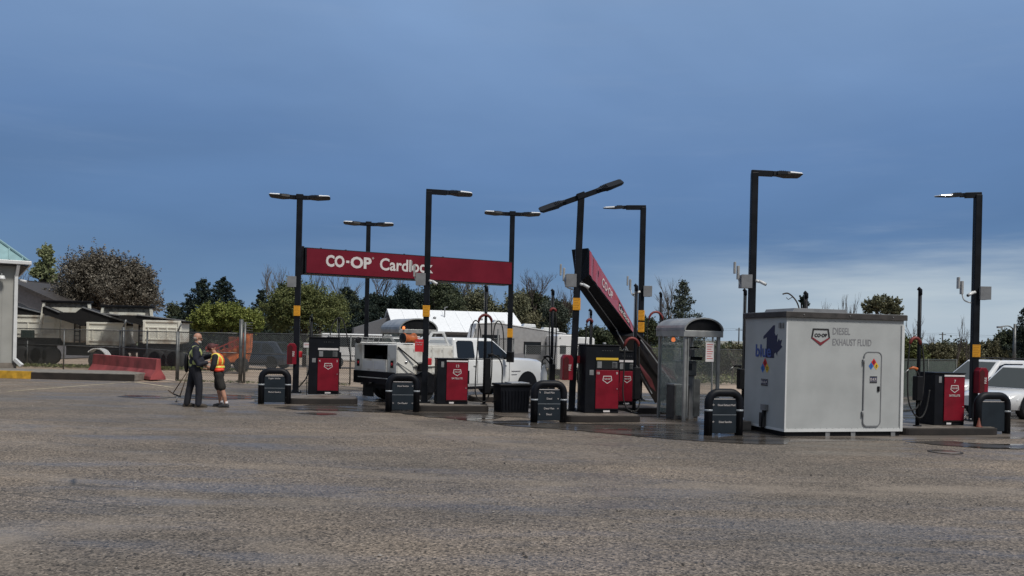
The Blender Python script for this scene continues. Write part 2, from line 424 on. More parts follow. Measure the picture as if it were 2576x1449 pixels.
def sheet(name, poly, z, m):
    b = MB(); b.add([(x, y, z) for x, y in poly], [tuple(range(len(poly)))], m)
    return tag(b.build(name, m, fix=False), kind='structure')
def rng(a, b): return random.uniform(a, b)
sheet('ground', [(-1500, -60), (1500, -60), (1500, 2400), (-1500, 2400)], -.10, MATS['field'])
sheet('gravel_yard', [(-70, 25), (70, 25), (60, 78), (-60, 74)], -.045, MATS['gravel'])
sheet('asphalt_lot', [(-60, -20), (60, -20), (60, 33.5), (12, 31.2), (2, 30.2), (-7, 30.3), (-22, 30.4), (-60, 30.3)], 0, MATS['asphalt'])
def wobbly(pts, amp=.12, n=5):
    q = spline([Vector((a.x, a.y, 0)) for a in pts] + [Vector((pts[0].x, pts[0].y, 0))], n)[:-1]
    return [(v.x + rng(-amp, amp) * 1.6, v.y + rng(-amp, amp)) for v in q]
def px_poly(l): return [GD(a, b) for a, b in l]
sheet('concrete_apron', [(v.x, v.y) for v in px_poly([(640, 1018), (1240, 1046), (1630, 1075), (1980, 1112), (2576, 1104), (2620, 1040), (2576, 1000), (1900, 995), (1250, 985), (640, 985)])], .004, MATS['wet'])
def puddle(l, amp=.06, n=5, z=.009):
    return sheet('puddle', wobbly(px_poly(l), amp, n), z, MATS['puddle'])
puddle([(1180, 1058), (1300, 1073), (1440, 1083), (1560, 1094), (1700, 1106), (1860, 1116), (1972, 1117), (1972, 1098), (1900, 1085), (1740, 1070), (1600, 1068), (1430, 1066), (1330, 1060)], .05)
puddle([(700, 1026), (760, 1032), (850, 1034), (1000, 1040), (1100, 1052), (1200, 1058), (1260, 1046), (1180, 1038), (1040, 1038), (920, 1020), (800, 1018)], .07)
puddle([(745, 1040), (800, 1044), (845, 1043), (840, 1040), (790, 1038)], .03)
puddle([(295, 997), (340, 1002), (410, 1003), (425, 999), (350, 995)], .05)
puddle([(430, 1001), (560, 1006), (660, 1003), (640, 996), (540, 992), (460, 994)], .06)
puddle([(2285, 1112), (2360, 1120), (2470, 1128), (2590, 1130), (2590, 1118), (2480, 1118), (2380, 1110)], .05)
puddle([(2280, 1068), (2340, 1062), (2320, 1022), (2280, 1015), (2262, 1040)], .06)
puddle([(1470, 1000), (1560, 1022), (1640, 1028), (1650, 1012), (1560, 1002)], .06)
for l in ([(2340, 1133), (2368, 1131), (2400, 1137), (2420, 1143), (2390, 1144), (2350, 1139)],):
    pass
def paint_line(a, b, wd=.10):
    A, B = GD(*a), GD(*b); d = (B - A).normalized(); n = Vector((-d.y, d.x, 0)) * wd / 2
    return sheet('parking_line', [((A - n).x, (A - n).y), ((B - n).x, (B - n).y), ((B + n).x, (B + n).y), ((A + n).x, (A + n).y)], .0045, mat('worn_line_paint', (.42, .36, .24), .75, var=.3, scale=5, dirt=(.20, .165, .13)))
paint_line((20, 985), (330, 961)); paint_line((338, 961), (436, 975))
st = MB(); rs = random.Random(5)
for k in range(420):
    Y = 6 + 22 * rs.random() ** 1.6; X = rs.uniform(-.62, .62) * Y; r = rs.uniform(.006, .02); c = Vector((X, Y, r * .4))
    vs = [c + Vector((r * math.cos(a) * rs.uniform(.6, 1.2), r * math.sin(a) * rs.uniform(.6, 1.2), rs.uniform(-.3, .3) * r)) for a in [q * 1.2566 for q in range(5)]] + [c + Vector((0, 0, r * .8))]
    st.add(vs, [(0, 1, 5), (1, 2, 5), (2, 3, 5), (3, 4, 5), (4, 0, 5)], mat('stone_dark', (.045, .04, .036), .8, var=0) if rs.random() < .6 else mat('stone_pale', (.26, .24, .22), .8, var=0))
tag(st.build('loose_stones', None, None), 'small loose stones scattered over the asphalt in front of the pumps', 'stones', kind='stuff')
mh = thing('manhole_cover', 'round iron manhole cover in the asphalt in front of the rightmost pump island', 'manhole', GD(2378, 1137, .004))
MB().lathe([(.02, 0), (.36, 0), (.36, .012), (.33, .014), (.02, .014)], 28).build('cover', MATS['wet'], mh)
mh.scale = (.66, .66, .5)
MB().lathe([(.37, 0), (.44, 0), (.44, .01), (.37, .01)], 28).build('ring', M_kerbc, mh)
TH = R(13)
# ------------------------------------------------------------------ pump islands
def island(px0, px1, base, depth, label, h=.16):
    a, b = GD(px0, base), GD(px1, base)
    Wd = (b.x - a.x) / math.cos(TH)
    t = thing('pump_island', label, 'island', a, TH, 'raised concrete pump islands')
    m = MB(); r = .18; n = 5; poly = []
    for cx, cy, a0 in ((r, r, 180), (Wd - r, r, 270), (Wd - r, depth - r, 0), (r, depth - r, 90)):
        for k in range(n + 1):
            q = R(a0 + 90 * k / n); poly.append((cx + r * math.cos(q), cy + r * math.sin(q)))
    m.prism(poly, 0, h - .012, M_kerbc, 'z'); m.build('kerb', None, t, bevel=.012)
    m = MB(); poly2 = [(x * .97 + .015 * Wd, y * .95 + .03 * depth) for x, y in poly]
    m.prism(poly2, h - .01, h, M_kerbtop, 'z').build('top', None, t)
    return t
isl1 = island(722, 902, 1017, 1.3, 'low dark concrete island under the leftmost fuel pump and sign post')
isl2 = island(1046, 1232, 1036, 1.3, 'low concrete island under red satellite pump number 13 beside the white truck')
isl3 = island(1424, 1616, 1063, 1.3, 'low concrete island under pump 10 where the fallen sign post stands')
isl4 = island(2274, 2524, 1096, 1.35, 'low concrete island under satellite pump number 7 right of the white cabin')
isl5 = island(1560, 1700, 1041, 1.3, 'narrow concrete island behind the fallen sign and left of the glass kiosk')
isl6 = island(1190, 1330, 1012, 1.0, 'far concrete island partly hidden behind the white truck front')

# ------------------------------------------------------------------ bollard guards with panels
def guard(px, base, label, lines, wd=.84, h=.95, rz=TH, band='both', blank=False):
    p = GD(px, base)
    t = thing('guard_rail', label, 'guard rail', p + Vector((0, .08, 0)), rz, 'pipe guards with slate panels')
    r = .082; cr = .2; x = wd / 2 - r; pts = [(-x, 0, 0), (-x, 0, h - r - cr)]
    for k in range(1, 7):
        a = R(180 - 15 * k); pts.append((-x + cr + cr * math.cos(a), 0, h - r - cr + cr * math.sin(a)))
    pts += [(-p_[0], 0, p_[2]) for p_ in reversed(pts)]
    MB().tube(pts, r, 16, M_navy).build('pipe', None, t)
    m = MB(); pw = x - r + .012
    m.box(-pw, pw, -.03, .03, .05, h - r * 2 - .03, M_slate); m.build('panel', None, t, bevel=.01)
    m = MB(); m.box(-pw + .03, pw - .03, -.036, -.031, h - r * 2 - .052, h - r * 2 - .04, M_letter)
    m.build('edge_strip', None, t)
    if not blank:
        m = MB(); m.box(-pw + .01, pw - .01, -.035, -.0305, h * .44, h * .447, M_band); m.build('divider', None, t)
    for s in ((-1, 1) if band == 'both' else (1,)):
        MB().lathe([(r + .002, h * .52), (r + .002, h * .56)], 16, M_band, c=(s * x, 0, 0)).build('reflective_band', None, t)
    for s, z, sz, xx in lines:
        text(t, s, sz, (xx, -.034, z), M_letter, sx=.85)
    return t
guard(688, 1017, 'dark pipe guard with slate sign panel at the left pump island near the two people',
      [('Regular Satellite', .66, .055, -.01), ('Marked Gasoline', .3, .055, 0)])
guard(1011, 1037, 'dark pipe guard with slate panel hiding the rear wheel of the white truck',
      [('Diesel Satellite', .62, .055, 0), ('Card Reader', .2, .055, 0), ('→', .62, .06, .23), ('→', .2, .06, .23), ('←', .2, .06, -.23)])
guard(1380, 1064, 'dark pipe guard reading diesel main twice beside the ribbed black bin',
      [('Diesel Main', .655, .06, 0), ('Diesel', .52, .06, 0), ('↑', .655, .06, -.22), ('→', .52, .06, .2), ('Diesel Main', .3, .06, 0), ('Diesel', .17, .06, 0), ('→', .3, .06, .2), ('↓', .17, .06, -.22)])
guard(1822, 1097, 'dark pipe guard reading diesel exhaust fluid in front of the glass kiosk',
      [('Diesel Exhaust Fluid', .6, .056, .04), ('←', .6, .07, -.24), ('Diesel Satellite', .26, .056, .02), ('←', .26, .07, -.24)])
guard(2500, 1092, 'dark pipe guard with blank panel behind the right end of the pump 7 island', [], wd=.92, h=.92, blank=True, band='right')

# ------------------------------------------------------------------ light poles
def lamp_head(parent, x0, s, z, tilt=0, roll=0, lens=True):
    """LED head reaching outwards from x0 in direction s"""
    m = MB()
    m.box(0, .10, -.06, .06, -.05, .05, M_pole)
    m.add([(.08, -.10, -.035), (.30, -.17, -.045), (.62, -.17, -.03), (.66, -.12, -.02), (.08, .10, -.035), (.30, .17, -.045), (.62, .17, -.03), (.66, .12, -.02),
           (.08, -.08, .05), (.30, -.15, .035), (.62, -.15, .012), (.66, -.11, .005), (.08, .08, .05), (.30, .15, .035), (.62, .15, .012), (.66, .11, .005)],
          [(0, 1, 5, 4), (1, 2, 6, 5), (2, 3, 7, 6), (8, 12, 13, 9), (9, 13, 14, 10), (10, 14, 15, 11), (0, 8, 9, 1), (1, 9, 10, 2), (2, 10, 11, 3),
           (4, 5, 13, 12), (5, 6, 14, 13), (6, 7, 15, 14), (3, 11, 15, 7), (0, 4, 12, 8)], M_pole)
    for k in range(4):
        m.box(.13 + k * .04, .145 + k * .04, -.1, .1, .03, .062, M_pole)
    rot = (roll, tilt, 0 if s > 0 else math.pi)
    h = m.build('lamp_head', None, parent, loc=(x0, 0, z), rot=rot, bevel=.006)
    if not lens:
        MB().box(.2, .6, -.13, .13, -.056, -.05, M_grey).build('lens', None, h); return h
    m = MB()
    m.add([(.36, -.154, .0335), (.62, -.154, .0165), (.655, -.114, .0095), (.36, .154, .0335), (.62, .154, .0165), (.655, .114, .0095),
           (.36, -.164, -.003), (.62, -.172, -.012), (.668, -.122, -.010), (.668, .122, -.010), (.36, .164, -.003), (.62, .172, -.012)],
          [(0, 1, 4, 3), (1, 2, 5, 4), (0, 6, 7, 1), (1, 7, 8, 2), (2, 8, 9, 5), (5, 9, 11, 4), (4, 11, 10, 3)], M_lens)
    l = m.build('lens', None, h)  # pale colour on the outer end paints in the lamp glass reflection
    return h
def lamp_pole(pt, H, label, arms, wd=.15, base=.16, lean=(0, 0), yaw=TH, extras=(), arml=None, headtilt=0):
    t = thing('lamp_pole', label, 'lamp pole', (pt.x, pt.y, base), yaw, 'black area light poles')
    h = H - base
    top = Vector((lean[0], lean[1], h))
    m = MB(); m.bar((0, 0, .02), top, wd, wd, M_pole, up=(0, 1, 0)); m.build('pole', None, t, bevel=.012)
    m = MB(); m.box(-wd, wd, -wd, wd, 0, .03, M_pole)
    for a in (-1, 1):
        for b in (-1, 1): m.lathe([(.02, .03), (.02, .07)], 8, M_grey, c=(a * wd * .75, b * wd * .75, 0))
    m.build('base_plate', None, t)
    if len(arms) == 2:
        g = bpy.data.objects.new('cross_arm', None)
        L_ = .26 if not arml else arml
        m = MB(); m.bar((-L_, 0, 0), (L_, 0, 0), .09, .12, M_pole); m.box(-.1, .1, -.09, .09, -.05, .09, M_pole)
        ar = m.build('cross_arm', None, t, loc=top, rot=(0, headtilt, 0), bevel=.008)
        for s in (-1, 1): lamp_head(ar, s * L_, s, 0, tilt=-R(3), roll=(R(-8) if not headtilt else R(28)) * s, lens=not headtilt)
    else:
        s = arms[0]; L_ = arml or .5
        m = MB(); m.bar((-s * wd * .5, 0, 0), (s * L_, 0, -.015), .09, .13, M_pole)
        ar = m.build('arm', None, t, loc=top, bevel=.008)
        lamp_head(ar, s * L_, s, -.01, tilt=R(2), roll=R(-6))
    xs = lambda z: lean[0] * z / h
    for e in extras:
        k, z = e[0], e[1] - base
        x = xs(z)
        if k == 'notice':
            m = MB(); m.box(x - .092, x + .092, -wd / 2 - .02, -wd / 2 - .008, z - .145, z + .145, M_notice)
            o = m.build('notice', None, t, bevel=.003)
            m = MB()
            for q in range(7): m.box(x - .075, x + .075 - (q % 3) * .02, -wd / 2 - .0225, -wd / 2 - .0205, z + .12 - q * .04, z + .130 - q * .04, mat('notice_print', (.42, .18, .01), .6, var=0))
            m.build('printing', None, o)
        elif k == 'box':
            s = e[2]; m = MB(); m.box(x - .12 + s * .16, x + .12 + s * .16, -.14, .14, z - .15, z + .15, M_lgrey)
            o = m.build('junction_box', None, t, bevel=.008)
            m = MB(); m.box(x - .125 + s * .16, x + .125 + s * .16, -.146, -.141, z - .155, z + .155, M_lgrey); m.build('lid', None, o, bevel=.003)
        elif k == 'antenna':
            s = e[2]; m = MB(); m.tube(spline([(x + s * .1, 0, z - .35), (x + s * .27, 0, z - .28), (x + s * .33, 0, z - .05)]), .018, 6, M_white)
            m.box(x + s * .33 - .025, x + s * .33 + .025, -.05, .05, z - .15, z + .16, mat('antenna_grey', (.36, .36, .36), .5))
            m.box(x + s * .41 - .02, x + s * .41 + .02, -.05, .05, z - .02, z + .25, mat('antenna_grey', (0, 0, 0)))
            m.build('antenna', None, t, bevel=.006)
        elif k == 'camera':
            s = e[2]; o = MB().tube([(x + s * .06, -.08, z), (x + s * .13, -.11, z - .02)], .035, 10, M_white).build('camera_mount', None, t)
            m = MB().tube([(x + s * .13, -.12, z - .01), (x + s * .27, -.17, z - .09)], .036, 12, M_white)
            m.tube([(x + s * .27, -.17, z - .09), (x + s * .28, -.172, z - .094)], .03, 12, M_glass); m.build('camera_body', None, o)
        elif k == 'button':
            s = e[2]; m = MB(); m.box(x + s * .11 - .055, x + s * .11 + .055, -.06, .05, z - .09, z + .09, M_sred)
            m.build('emergency_stop', None, t, bevel=.02)
        elif k == 'plate':
            s = e[2]; m = MB(); m.box(x + s * .14 - .13, x + s * .14 + .09, -.11, -.09, z - .16, z + .16, M_sred)
            o = m.build('red_notice', None, t); text(o, 'Emergency', .042, (x + s * .14 - .02, -.112, z + .07), M_letter); text(o, 'Shut Off', .042, (x + s * .14 - .02, -.112, z + .01), M_letter)
    return t
XGi = XG
p_ = XG(743, 24.0)
L1 = lamp_pole(p_, 5.78, 'two-headed light pole holding the left end of the intact red sign', (-1, 1), arml=.19, extras=[('notice', 2.52), ('box', 3.35, -1), ('button', 1.27, 1)], wd=.16, yaw=R(8))
L2 = lamp_pole(XG(918, 29.2), 5.75, 'two-headed light pole seen above the sign letters between the outer sign posts', (-1, 1), base=.16, arml=.2, yaw=R(8))
L3 = lamp_pole(XG(1067, 21.5), 5.6, 'one-armed light pole standing in front of the white service truck', (1,), extras=[('notice', 2.52), ('box', 3.33, -1), ('antenna', 3.55, -1), ('camera', 3.3, 1), ('button', 1.22, 1), ('plate', 1.63, -1)], arml=.45, yaw=R(4))
L4 = lamp_pole(XG(1279, 27.6), 5.98, 'two-headed light pole at the right end of the intact red sign', (-1, 1), extras=[('notice', 2.05)], wd=.16, yaw=R(4))
L5 = lamp_pole(XG(1437, 20.0), 5.3, 'bent light pole with tilted lamp heads carrying the upper end of the fallen sign', (-1, 1), extras=[('notice', 2.72), ('box', 3.28, -1), ('antenna', 3.42, -1), ('camera', 3.2, 1), ('button', 1.4, 1)], lean=(.12, 0), arml=.40, headtilt=-R(21), yaw=R(2))
L6 = lamp_pole(XG(1607, 24.2), 5.75, 'one-armed light pole behind the glass kiosk with its lamp pointing left', (-1,), extras=[('notice', 2.62), ('notice', 2.28), ('box', 3.32, 1), ('antenna', 3.5, -1), ('camera', 3.3, -1)], arml=.5, yaw=R(2))
L7 = lamp_pole(XG(1884, 19.3), 5.82, 'tallest-looking light pole with one arm at the left corner of the white cabin', (1,), base=.02, extras=[('box', 3.3, -1), ('antenna', 3.5, -1), ('camera', 3.32, 1)], arml=.42, yaw=R(0))
L8 = lamp_pole(XG(2447, 19.7), 5.5, 'rightmost light pole whose single lamp points left beside pump 7', (-1,), extras=[('notice', 1.82), ('box', 3.18, 1), ('antenna', 3.3, -1), ('camera', 3.2, -1)], arml=.30, yaw=R(-2))

def fire_box(px, Y, zc, label, side=1):
    p = P3(px, 900, Y)
    t = thing('extinguisher_cabinet', label, 'extinguisher cabinet', (p.x, Y, zc - .29), R(13), 'red fire extinguisher cabinets on the poles')
    m = MB(); m.prism([(-.13, 0), (.13, 0), (.13, .52), (.07, .6), (-.07, .6), (-.13, .52)], -.11, .11, M_red); m.build('case', None, t, bevel=.012)
    m = MB(); m.prism([(-.11, .03), (.02, .03), (.02, .5), (-.04, .56), (-.11, .5)], -.116, -.111, mat('smoked_window', (.07, .006, .008), .2, var=.1)); m.build('window', None, t)
    text(t, 'FIRE', .085, (.075, -.114, .3), M_letter, rot=(R(90), R(-90), 0), bold=.01)
    return t
fire_box(734, 23.9, 1.28, 'red extinguisher cabinet on the leftmost light pole')
fire_box(1426, 19.85, 1.2, 'red extinguisher cabinet on the bent light pole left of pump 10')
fire_box(2467, 19.6, 1.12, 'red extinguisher cabinet on the rightmost light pole near the white car')

# ------------------------------------------------------------------ intact canopy sign
def intact_sign():
    A = P3(768, 625, 24.15); B = P3(1290, 656, 27.3)
    A.z = (A.z + B.z) / 2; B.z = A.z
    d = B - A; Ln = d.length; yaw = math.atan2(d.y, d.x)
    t = thing('canopy_sign', 'long level red co-op cardlock sign beam between two light poles', 'sign', (A.x, A.y, A.z - .76), yaw)
    m = MB(); m.box(0, Ln, .006, .62, 0, .76, M_pole); m.build('beam', None, t, bevel=.01)
    m = MB(); m.box(.05, Ln - .03, 0, .005, .03, .735, M_signred); m.build('red_face', None, t)
    m = MB(); m.box(-.12, .0, .1, .5, -.03, .80, M_pole); m.build('end_bracket', None, t, bevel=.01)
    def tp(px):
        k = P3(px, 690, 1.0).x; return (A.x - k * A.y) / (k * d.y - d.x) * Ln
    fit(t, 'CO', tp(819), tp(866), .235, .585, -.006, M_letter, bold=.038)
    fit(t, 'OP', tp(881), tp(934), .235, .585, -.006, M_letter, bold=.038)
    MB().box(tp(870), tp(878), -.007, -.001, .38, .45, M_letter).build('hyphen', None, t)
    fit(t, '®', tp(935), tp(940), .54, .60, -.006, M_letter)
    fit(t, 'Cardlock', tp(955), tp(1089), .225, .60, -.006, M_letter, bold=.022)
    for x in (.5, 1.25, 3.1, 4.4): MB().box(x, x + .05, .25, .3, .76, .80, M_pole).build('lug', None, t)
    return t
SG = intact_sign()

# ------------------------------------------------------------------ fallen canopy sign
def loft(secs, m, b=None):
    b = b or MB(); n = len(secs[0]); vs = [p for s in secs for p in s]
    fs = [(i * n + j, i * n + (j + 1) % n, (i + 1) * n + (j + 1) % n, (i + 1) * n + j) for i in range(len(secs) - 1) for j in range(n)]
    fs += [tuple(range(n)), tuple(range(len(vs) - 1, len(vs) - n - 1, -1))]
    return b.add(vs, fs, m)
FS = thing('fallen_sign', 'collapsed red co-op sign beam hanging from the bent pole and folded to the ground', 'sign', (GD(1560, 1030).x, 22, 0))
org = Vector(FS.location)
S0 = [P3(1480, 624, 20.2), P3(1480, 692, 20.2), P3(1450, 716, 20.55), P3(1438, 628, 20.55)]
S1 = [P3(1595, 824, 24.6), P3(1592, 837, 24.0), P3(1530, 828, 23.6), P3(1545, 790, 24.4)]
Sm = [a.lerp(b, .5) for a, b in zip(S0, S1)]
Sm[0] += Vector((.02, 0, .04))
m = loft([[p - org for p in s] for s in (S0, Sm, S1)], M_pole); m.build('upper_beam', None, FS)
def onface(u, v, off):       # u along, v from bottom(0) to top(1)
    if u < .5: a, b, c, d = S0[1].lerp(Sm[1], u * 2), S0[0].lerp(Sm[0], u * 2), None, None
    else: a, b = Sm[1].lerp(S1[1], u * 2 - 1), Sm[0].lerp(S1[0], u * 2 - 1)
    nrm = (S1[1] - S0[1]).cross(S0[0] - S0[1]).normalized()
    if nrm.x < 0: nrm = -nrm
    return a.lerp(b, v) + nrm * off - org
m = MB()
for i in range(40):
    u0, u1 = .01 + .98 * i / 40, .01 + .98 * (i + 1) / 40
    w0, w1 = .012 + .016 * math.sin(i * 1.6) * max(0, 1 - i / 14), .012 + .016 * math.sin((i + 1) * 1.6) * max(0, 1 - (i + 1) / 14)
    m.add([onface(u0, .05, w0), onface(u1, .05, w1), onface(u1, .95, w1 + .004), onface(u0, .95, w0 + .004)], [(0, 1, 2, 3)], mat('sign_red_sheen', (.36, .045, .065), .45, var=.05, coat=.3, spec=.6), True)  # base colour paler than the level sign, painting in the sky sheen
m.build('buckled_red_face', None, FS)
def face_text(s, size, u0, v0, length, bold):
    me = text_mesh(s, size, bold, .0, 'LEFT').copy()
    ys = [q.co.y for q in me.vertices]
    for q in me.vertices:
        p = onface(u0 + q.co.x / length, v0 + q.co.y / .76, .035 + q.co.z); q.co = p
    me.materials.clear(); me.materials.append(M_letter)
    o = bpy.data.objects.new('lettering', me); COL.objects.link(o); o.parent = FS
face_text('CO·OP', .44, .24, .26, 6.3, .012)
face_text('Cardlock', .44, .60, .26, 6.3, .006)
# cable line on the underside
m = MB(); m.tube([S0[2].lerp(S0[1], .45) - org - Vector((0, .02, .02)), S1[2].lerp(S1[1], .4) - org - Vector((0, .02, .03))], .012, 5, M_grey); m.build('conduit', None, FS)
T0 = [P3(1605, 832, 24.5), P3(1592, 846, 23.9), P3(1540, 842, 23.5), P3(1556, 815, 24.4)]
T1 = [P3(1656, 903, 24.8), P3(1640, 925, 24.2), P3(1583, 905, 23.8), P3(1600, 880, 24.6)]
T2 = [P3(1712, 968, 25.0), P3(1694, 1000, 24.5), P3(1648, 1014, 24.2), P3(1672, 960, 24.8)]
m = loft([[p - org for p in s] for s in (S1, T0)], M_pole); m.build('torn_joint', None, FS)
m = loft([[p - org for p in s] for s in (T0, T1, T2)], mat('scraped_beam', (.009, .007, .0065), .85, var=.35, scale=1.2, spec=.12)); m.build('lower_beam', None, FS)
# torn red sheet hanging under the folded half and a strip of red along its top
m = MB()
q = lambda a, b, Y: P3(a, b, Y) - org
m.add([q(1608, 912, 23.7), q(1640, 955, 23.9), q(1650, 985, 24.0), q(1636, 972, 23.9), q(1612, 928, 23.7)], [(0, 1, 2, 3, 4)], mat('scraped_red', (.085, .012, .013), .5, var=.25, scale=2))
m.add([q(1652, 908, 24.4), q(1692, 932, 24.5), q(1707, 962, 24.6), q(1668, 938, 24.4)], [(0, 1, 2, 3)], mat('scraped_red', (0, 0, 0)))
o = m.build('torn_red_sheet', None, FS); sd_ = o.modifiers.new('s', 'SOLIDIFY'); sd_.thickness = .012
m = MB(); m.bar(q(1612, 855, 23.8), q(1690, 962, 24.3), .03, .03, M_grey); m.bar(q(1550, 830, 23.5), q(1640, 990, 24.0), .025, .025, M_grey)
m.bar(q(1600, 838, 24.0), q(1640, 878, 24.3), .05, .05, M_trim); m.build('bent_rail', None, FS)

# ------------------------------------------------------------------ fuel dispensers
def shield(parent, c, s, outline, fill=None, y=-.004, txt=None):
    """pentagon crest: flat top, pointed foot"""
    P = [(-.42, .36), (.42, .36), (.5, -.08), (0, -.42), (-.5, -.08)]
    m = MB()
    o_ = [(a * s, b * s) for a, b in P]; i_ = [(a * s * .84, b * s * .8) for a, b in P]
    vs = [(a, y, b) for a, b in o_] + [(a, y, b) for a, b in i_] + [(a, y + .004, b) for a, b in o_] + [(a, y + .004, b) for a, b in i_]
    fs = [(k, (k + 1) % 5, (k + 1) % 5 + 5, k + 5) for k in range(5)]
    fs += [(k + 10, k + 15, (k + 1) % 5 + 15, (k + 1) % 5 + 10) for k in range(5)] + [(k, k + 10, (k + 1) % 5 + 10, (k + 1) % 5) for k in range(5)]
    m.add(vs, fs, outline)
    o = m.build('crest', None, parent, loc=c)
    text(o, 'CO·OP', s * .21, (0, y - .001, -.02 * s), txt or outline, bold=.025)
    return o
def pump(px, base, H, label, w_=.62, d=.5, num='', sat=True, Y=None, nums=('', ''), rz=TH, tilt=0):
    p = XG(px, Y) if Y else GD(px, base, .16); p.z = .16
    t = thing('fuel_pump', label, 'fuel pump', p, rz, 'red and navy fuel pumps')
    if tilt: t.rotation_euler = (0, tilt, rz)
    strip = .30 * w_
    m = MB(); m.box(-w_ / 2, w_ / 2, 0, d, 0, H, M_navy); m.build('housing', None, t, bevel=.015)
    x0, x1 = -w_ / 2 + strip, w_ / 2 - .02
    m = MB(); m.box(-w_ / 2 - .01, w_ / 2 + .01, -.02, d + .02, H, H + .025, M_black); m.build('top_cap', None, t, bevel=.006)
    if sat:
        m = MB(); m.box(x0, x1, -.02, -.002, .08, H - .08, M_red); o = m.build('door', None, t, bevel=.005)
        text(t, num, .10, ((x0 + x1) / 2, -.023, H - .2), M_letter, bold=.01)
        shield(t, ((x0 + x1) / 2, -.02, H - .33), .22, M_letter)
        text(t, 'SATELLITE', .062, ((x0 + x1) / 2, -.023, H - .5), M_letter, bold=.01)
        MB().box(x0, x1, -.018, -.003, H - .06, H - .025, M_paper).build('label_strip', None, t)
        MB().box(x0 + .08, x0 + .2, -.012, -.003, .02, .06, M_paper).build('small_label', None, t)
        MB().box(-w_ / 2 + .1, -w_ / 2 + .17, -.008, -.0005, H - .2, H - .06, M_grey).build('vent_plate', None, t)
    else:
        z1 = H * .64
        m = MB(); m.box(x0, x1, -.02, -.002, .09, z1, M_red); m.build('door', None, t, bevel=.005)
        m = MB(); m.box(x0, x1 - .02, -.015, -.002, z1 + .03, z1 + .23, M_glass); m.box(x0 + .03, x0 + .14, -.018, -.0155, z1 + .05, z1 + .2, M_grey); m.build('display', None, t, bevel=.004)
        m = MB(); m.box(x0, x1 - .02, -.018, -.003, z1 + .235, z1 + .29, M_paper if nums[1] != '9' else M_syel); m.build('label_strip', None, t)
        text(t, nums[0], .085, (x0 + .05, -.023, z1 - .10), M_letter, bold=.01); text(t, nums[1], .085, (x1 - .05, -.023, z1 - .10), M_letter, bold=.01)
        shield(t, ((x0 + x1) / 2, -.02, z1 - .22), .24, M_letter)
        MB().box((x0 + x1) / 2 - .08, (x0 + x1) / 2 + .08, -.012, -.003, .025, .07, M_paper).build('small_label', None, t)
        MB().box(-w_ / 2 + .1, -w_ / 2 + .2, -.008, -.0005, z1 - .12, z1, M_grey).build('vent_plate', None, t)
        m = MB(); m.lathe([(.03, 0), (.05, .03), (.03, .06)], 8, M_grey, c=((x0 + x1) / 2 + .02, d / 2, H + .02)); m.build('beacon', None, t)
        text(t, '· · · · ·', .11, ((x0 + x1) / 2, -.004, H - .15), M_text_grey, name='grade_lettering')
    m = MB(); m.box(w_ / 2, w_ / 2 + .05, .1, .3, H * .45, H * .75, M_black); m.build('nozzle_boot', None, t, bevel=.01)
    if not sat:
        o = MB().box(x1 - .17, x1 - .05, -.024, -.016, z1 + .05, z1 + .19, M_grey).build('keypad', None, t, bevel=.003)
        m = MB()
        for r_ in range(4):
            for c_ in range(3): m.box(x1 - .16 + c_ * .035, x1 - .135 + c_ * .035, -.028, -.0245, z1 + .06 + r_ * .032, z1 + .083 + r_ * .032, M_black)
        m.build('keypad_buttons', None, o)
    MB().box(x0 + .005, x1 - .005, -.026, -.021, .085, .11, M_black).build('kick_strip', None, t)
    m = MB(); m.lathe([(.014, -.027), (.014, -.02)], 10, M_grey, 'y', (x1 - .04, 0, H * .36)); m.build('door_lock', None, t)
    return t
pump(813, 993, 1.6, 'tall navy and red pump numbered 4 and 3 on the left island', w_=.86, d=.6, sat=False, nums=('4', '3'), Y=23.7)
pump(1137, 1016, 1.14, 'short red satellite pump number 13 in front of the white truck', w_=.80, d=.5, num='13', Y=21.2)
pump(1513, 1038, 1.58, 'tall pump numbered 10 and 9 with pale yellow strip left of the fallen sign', w_=.84, d=.6, sat=False, nums=('10', '9'), Y=19.6)
pump(1566, 1025, 1.42, 'red pump partly hidden behind pump 10 and under the fallen sign', w_=.72, d=.5, sat=False, nums=('', '6'), Y=22.2)
pump(2387, 1070, 1.14, 'short red satellite pump number 7 on the right island', w_=.78, d=.5, num='7', Y=18.5)
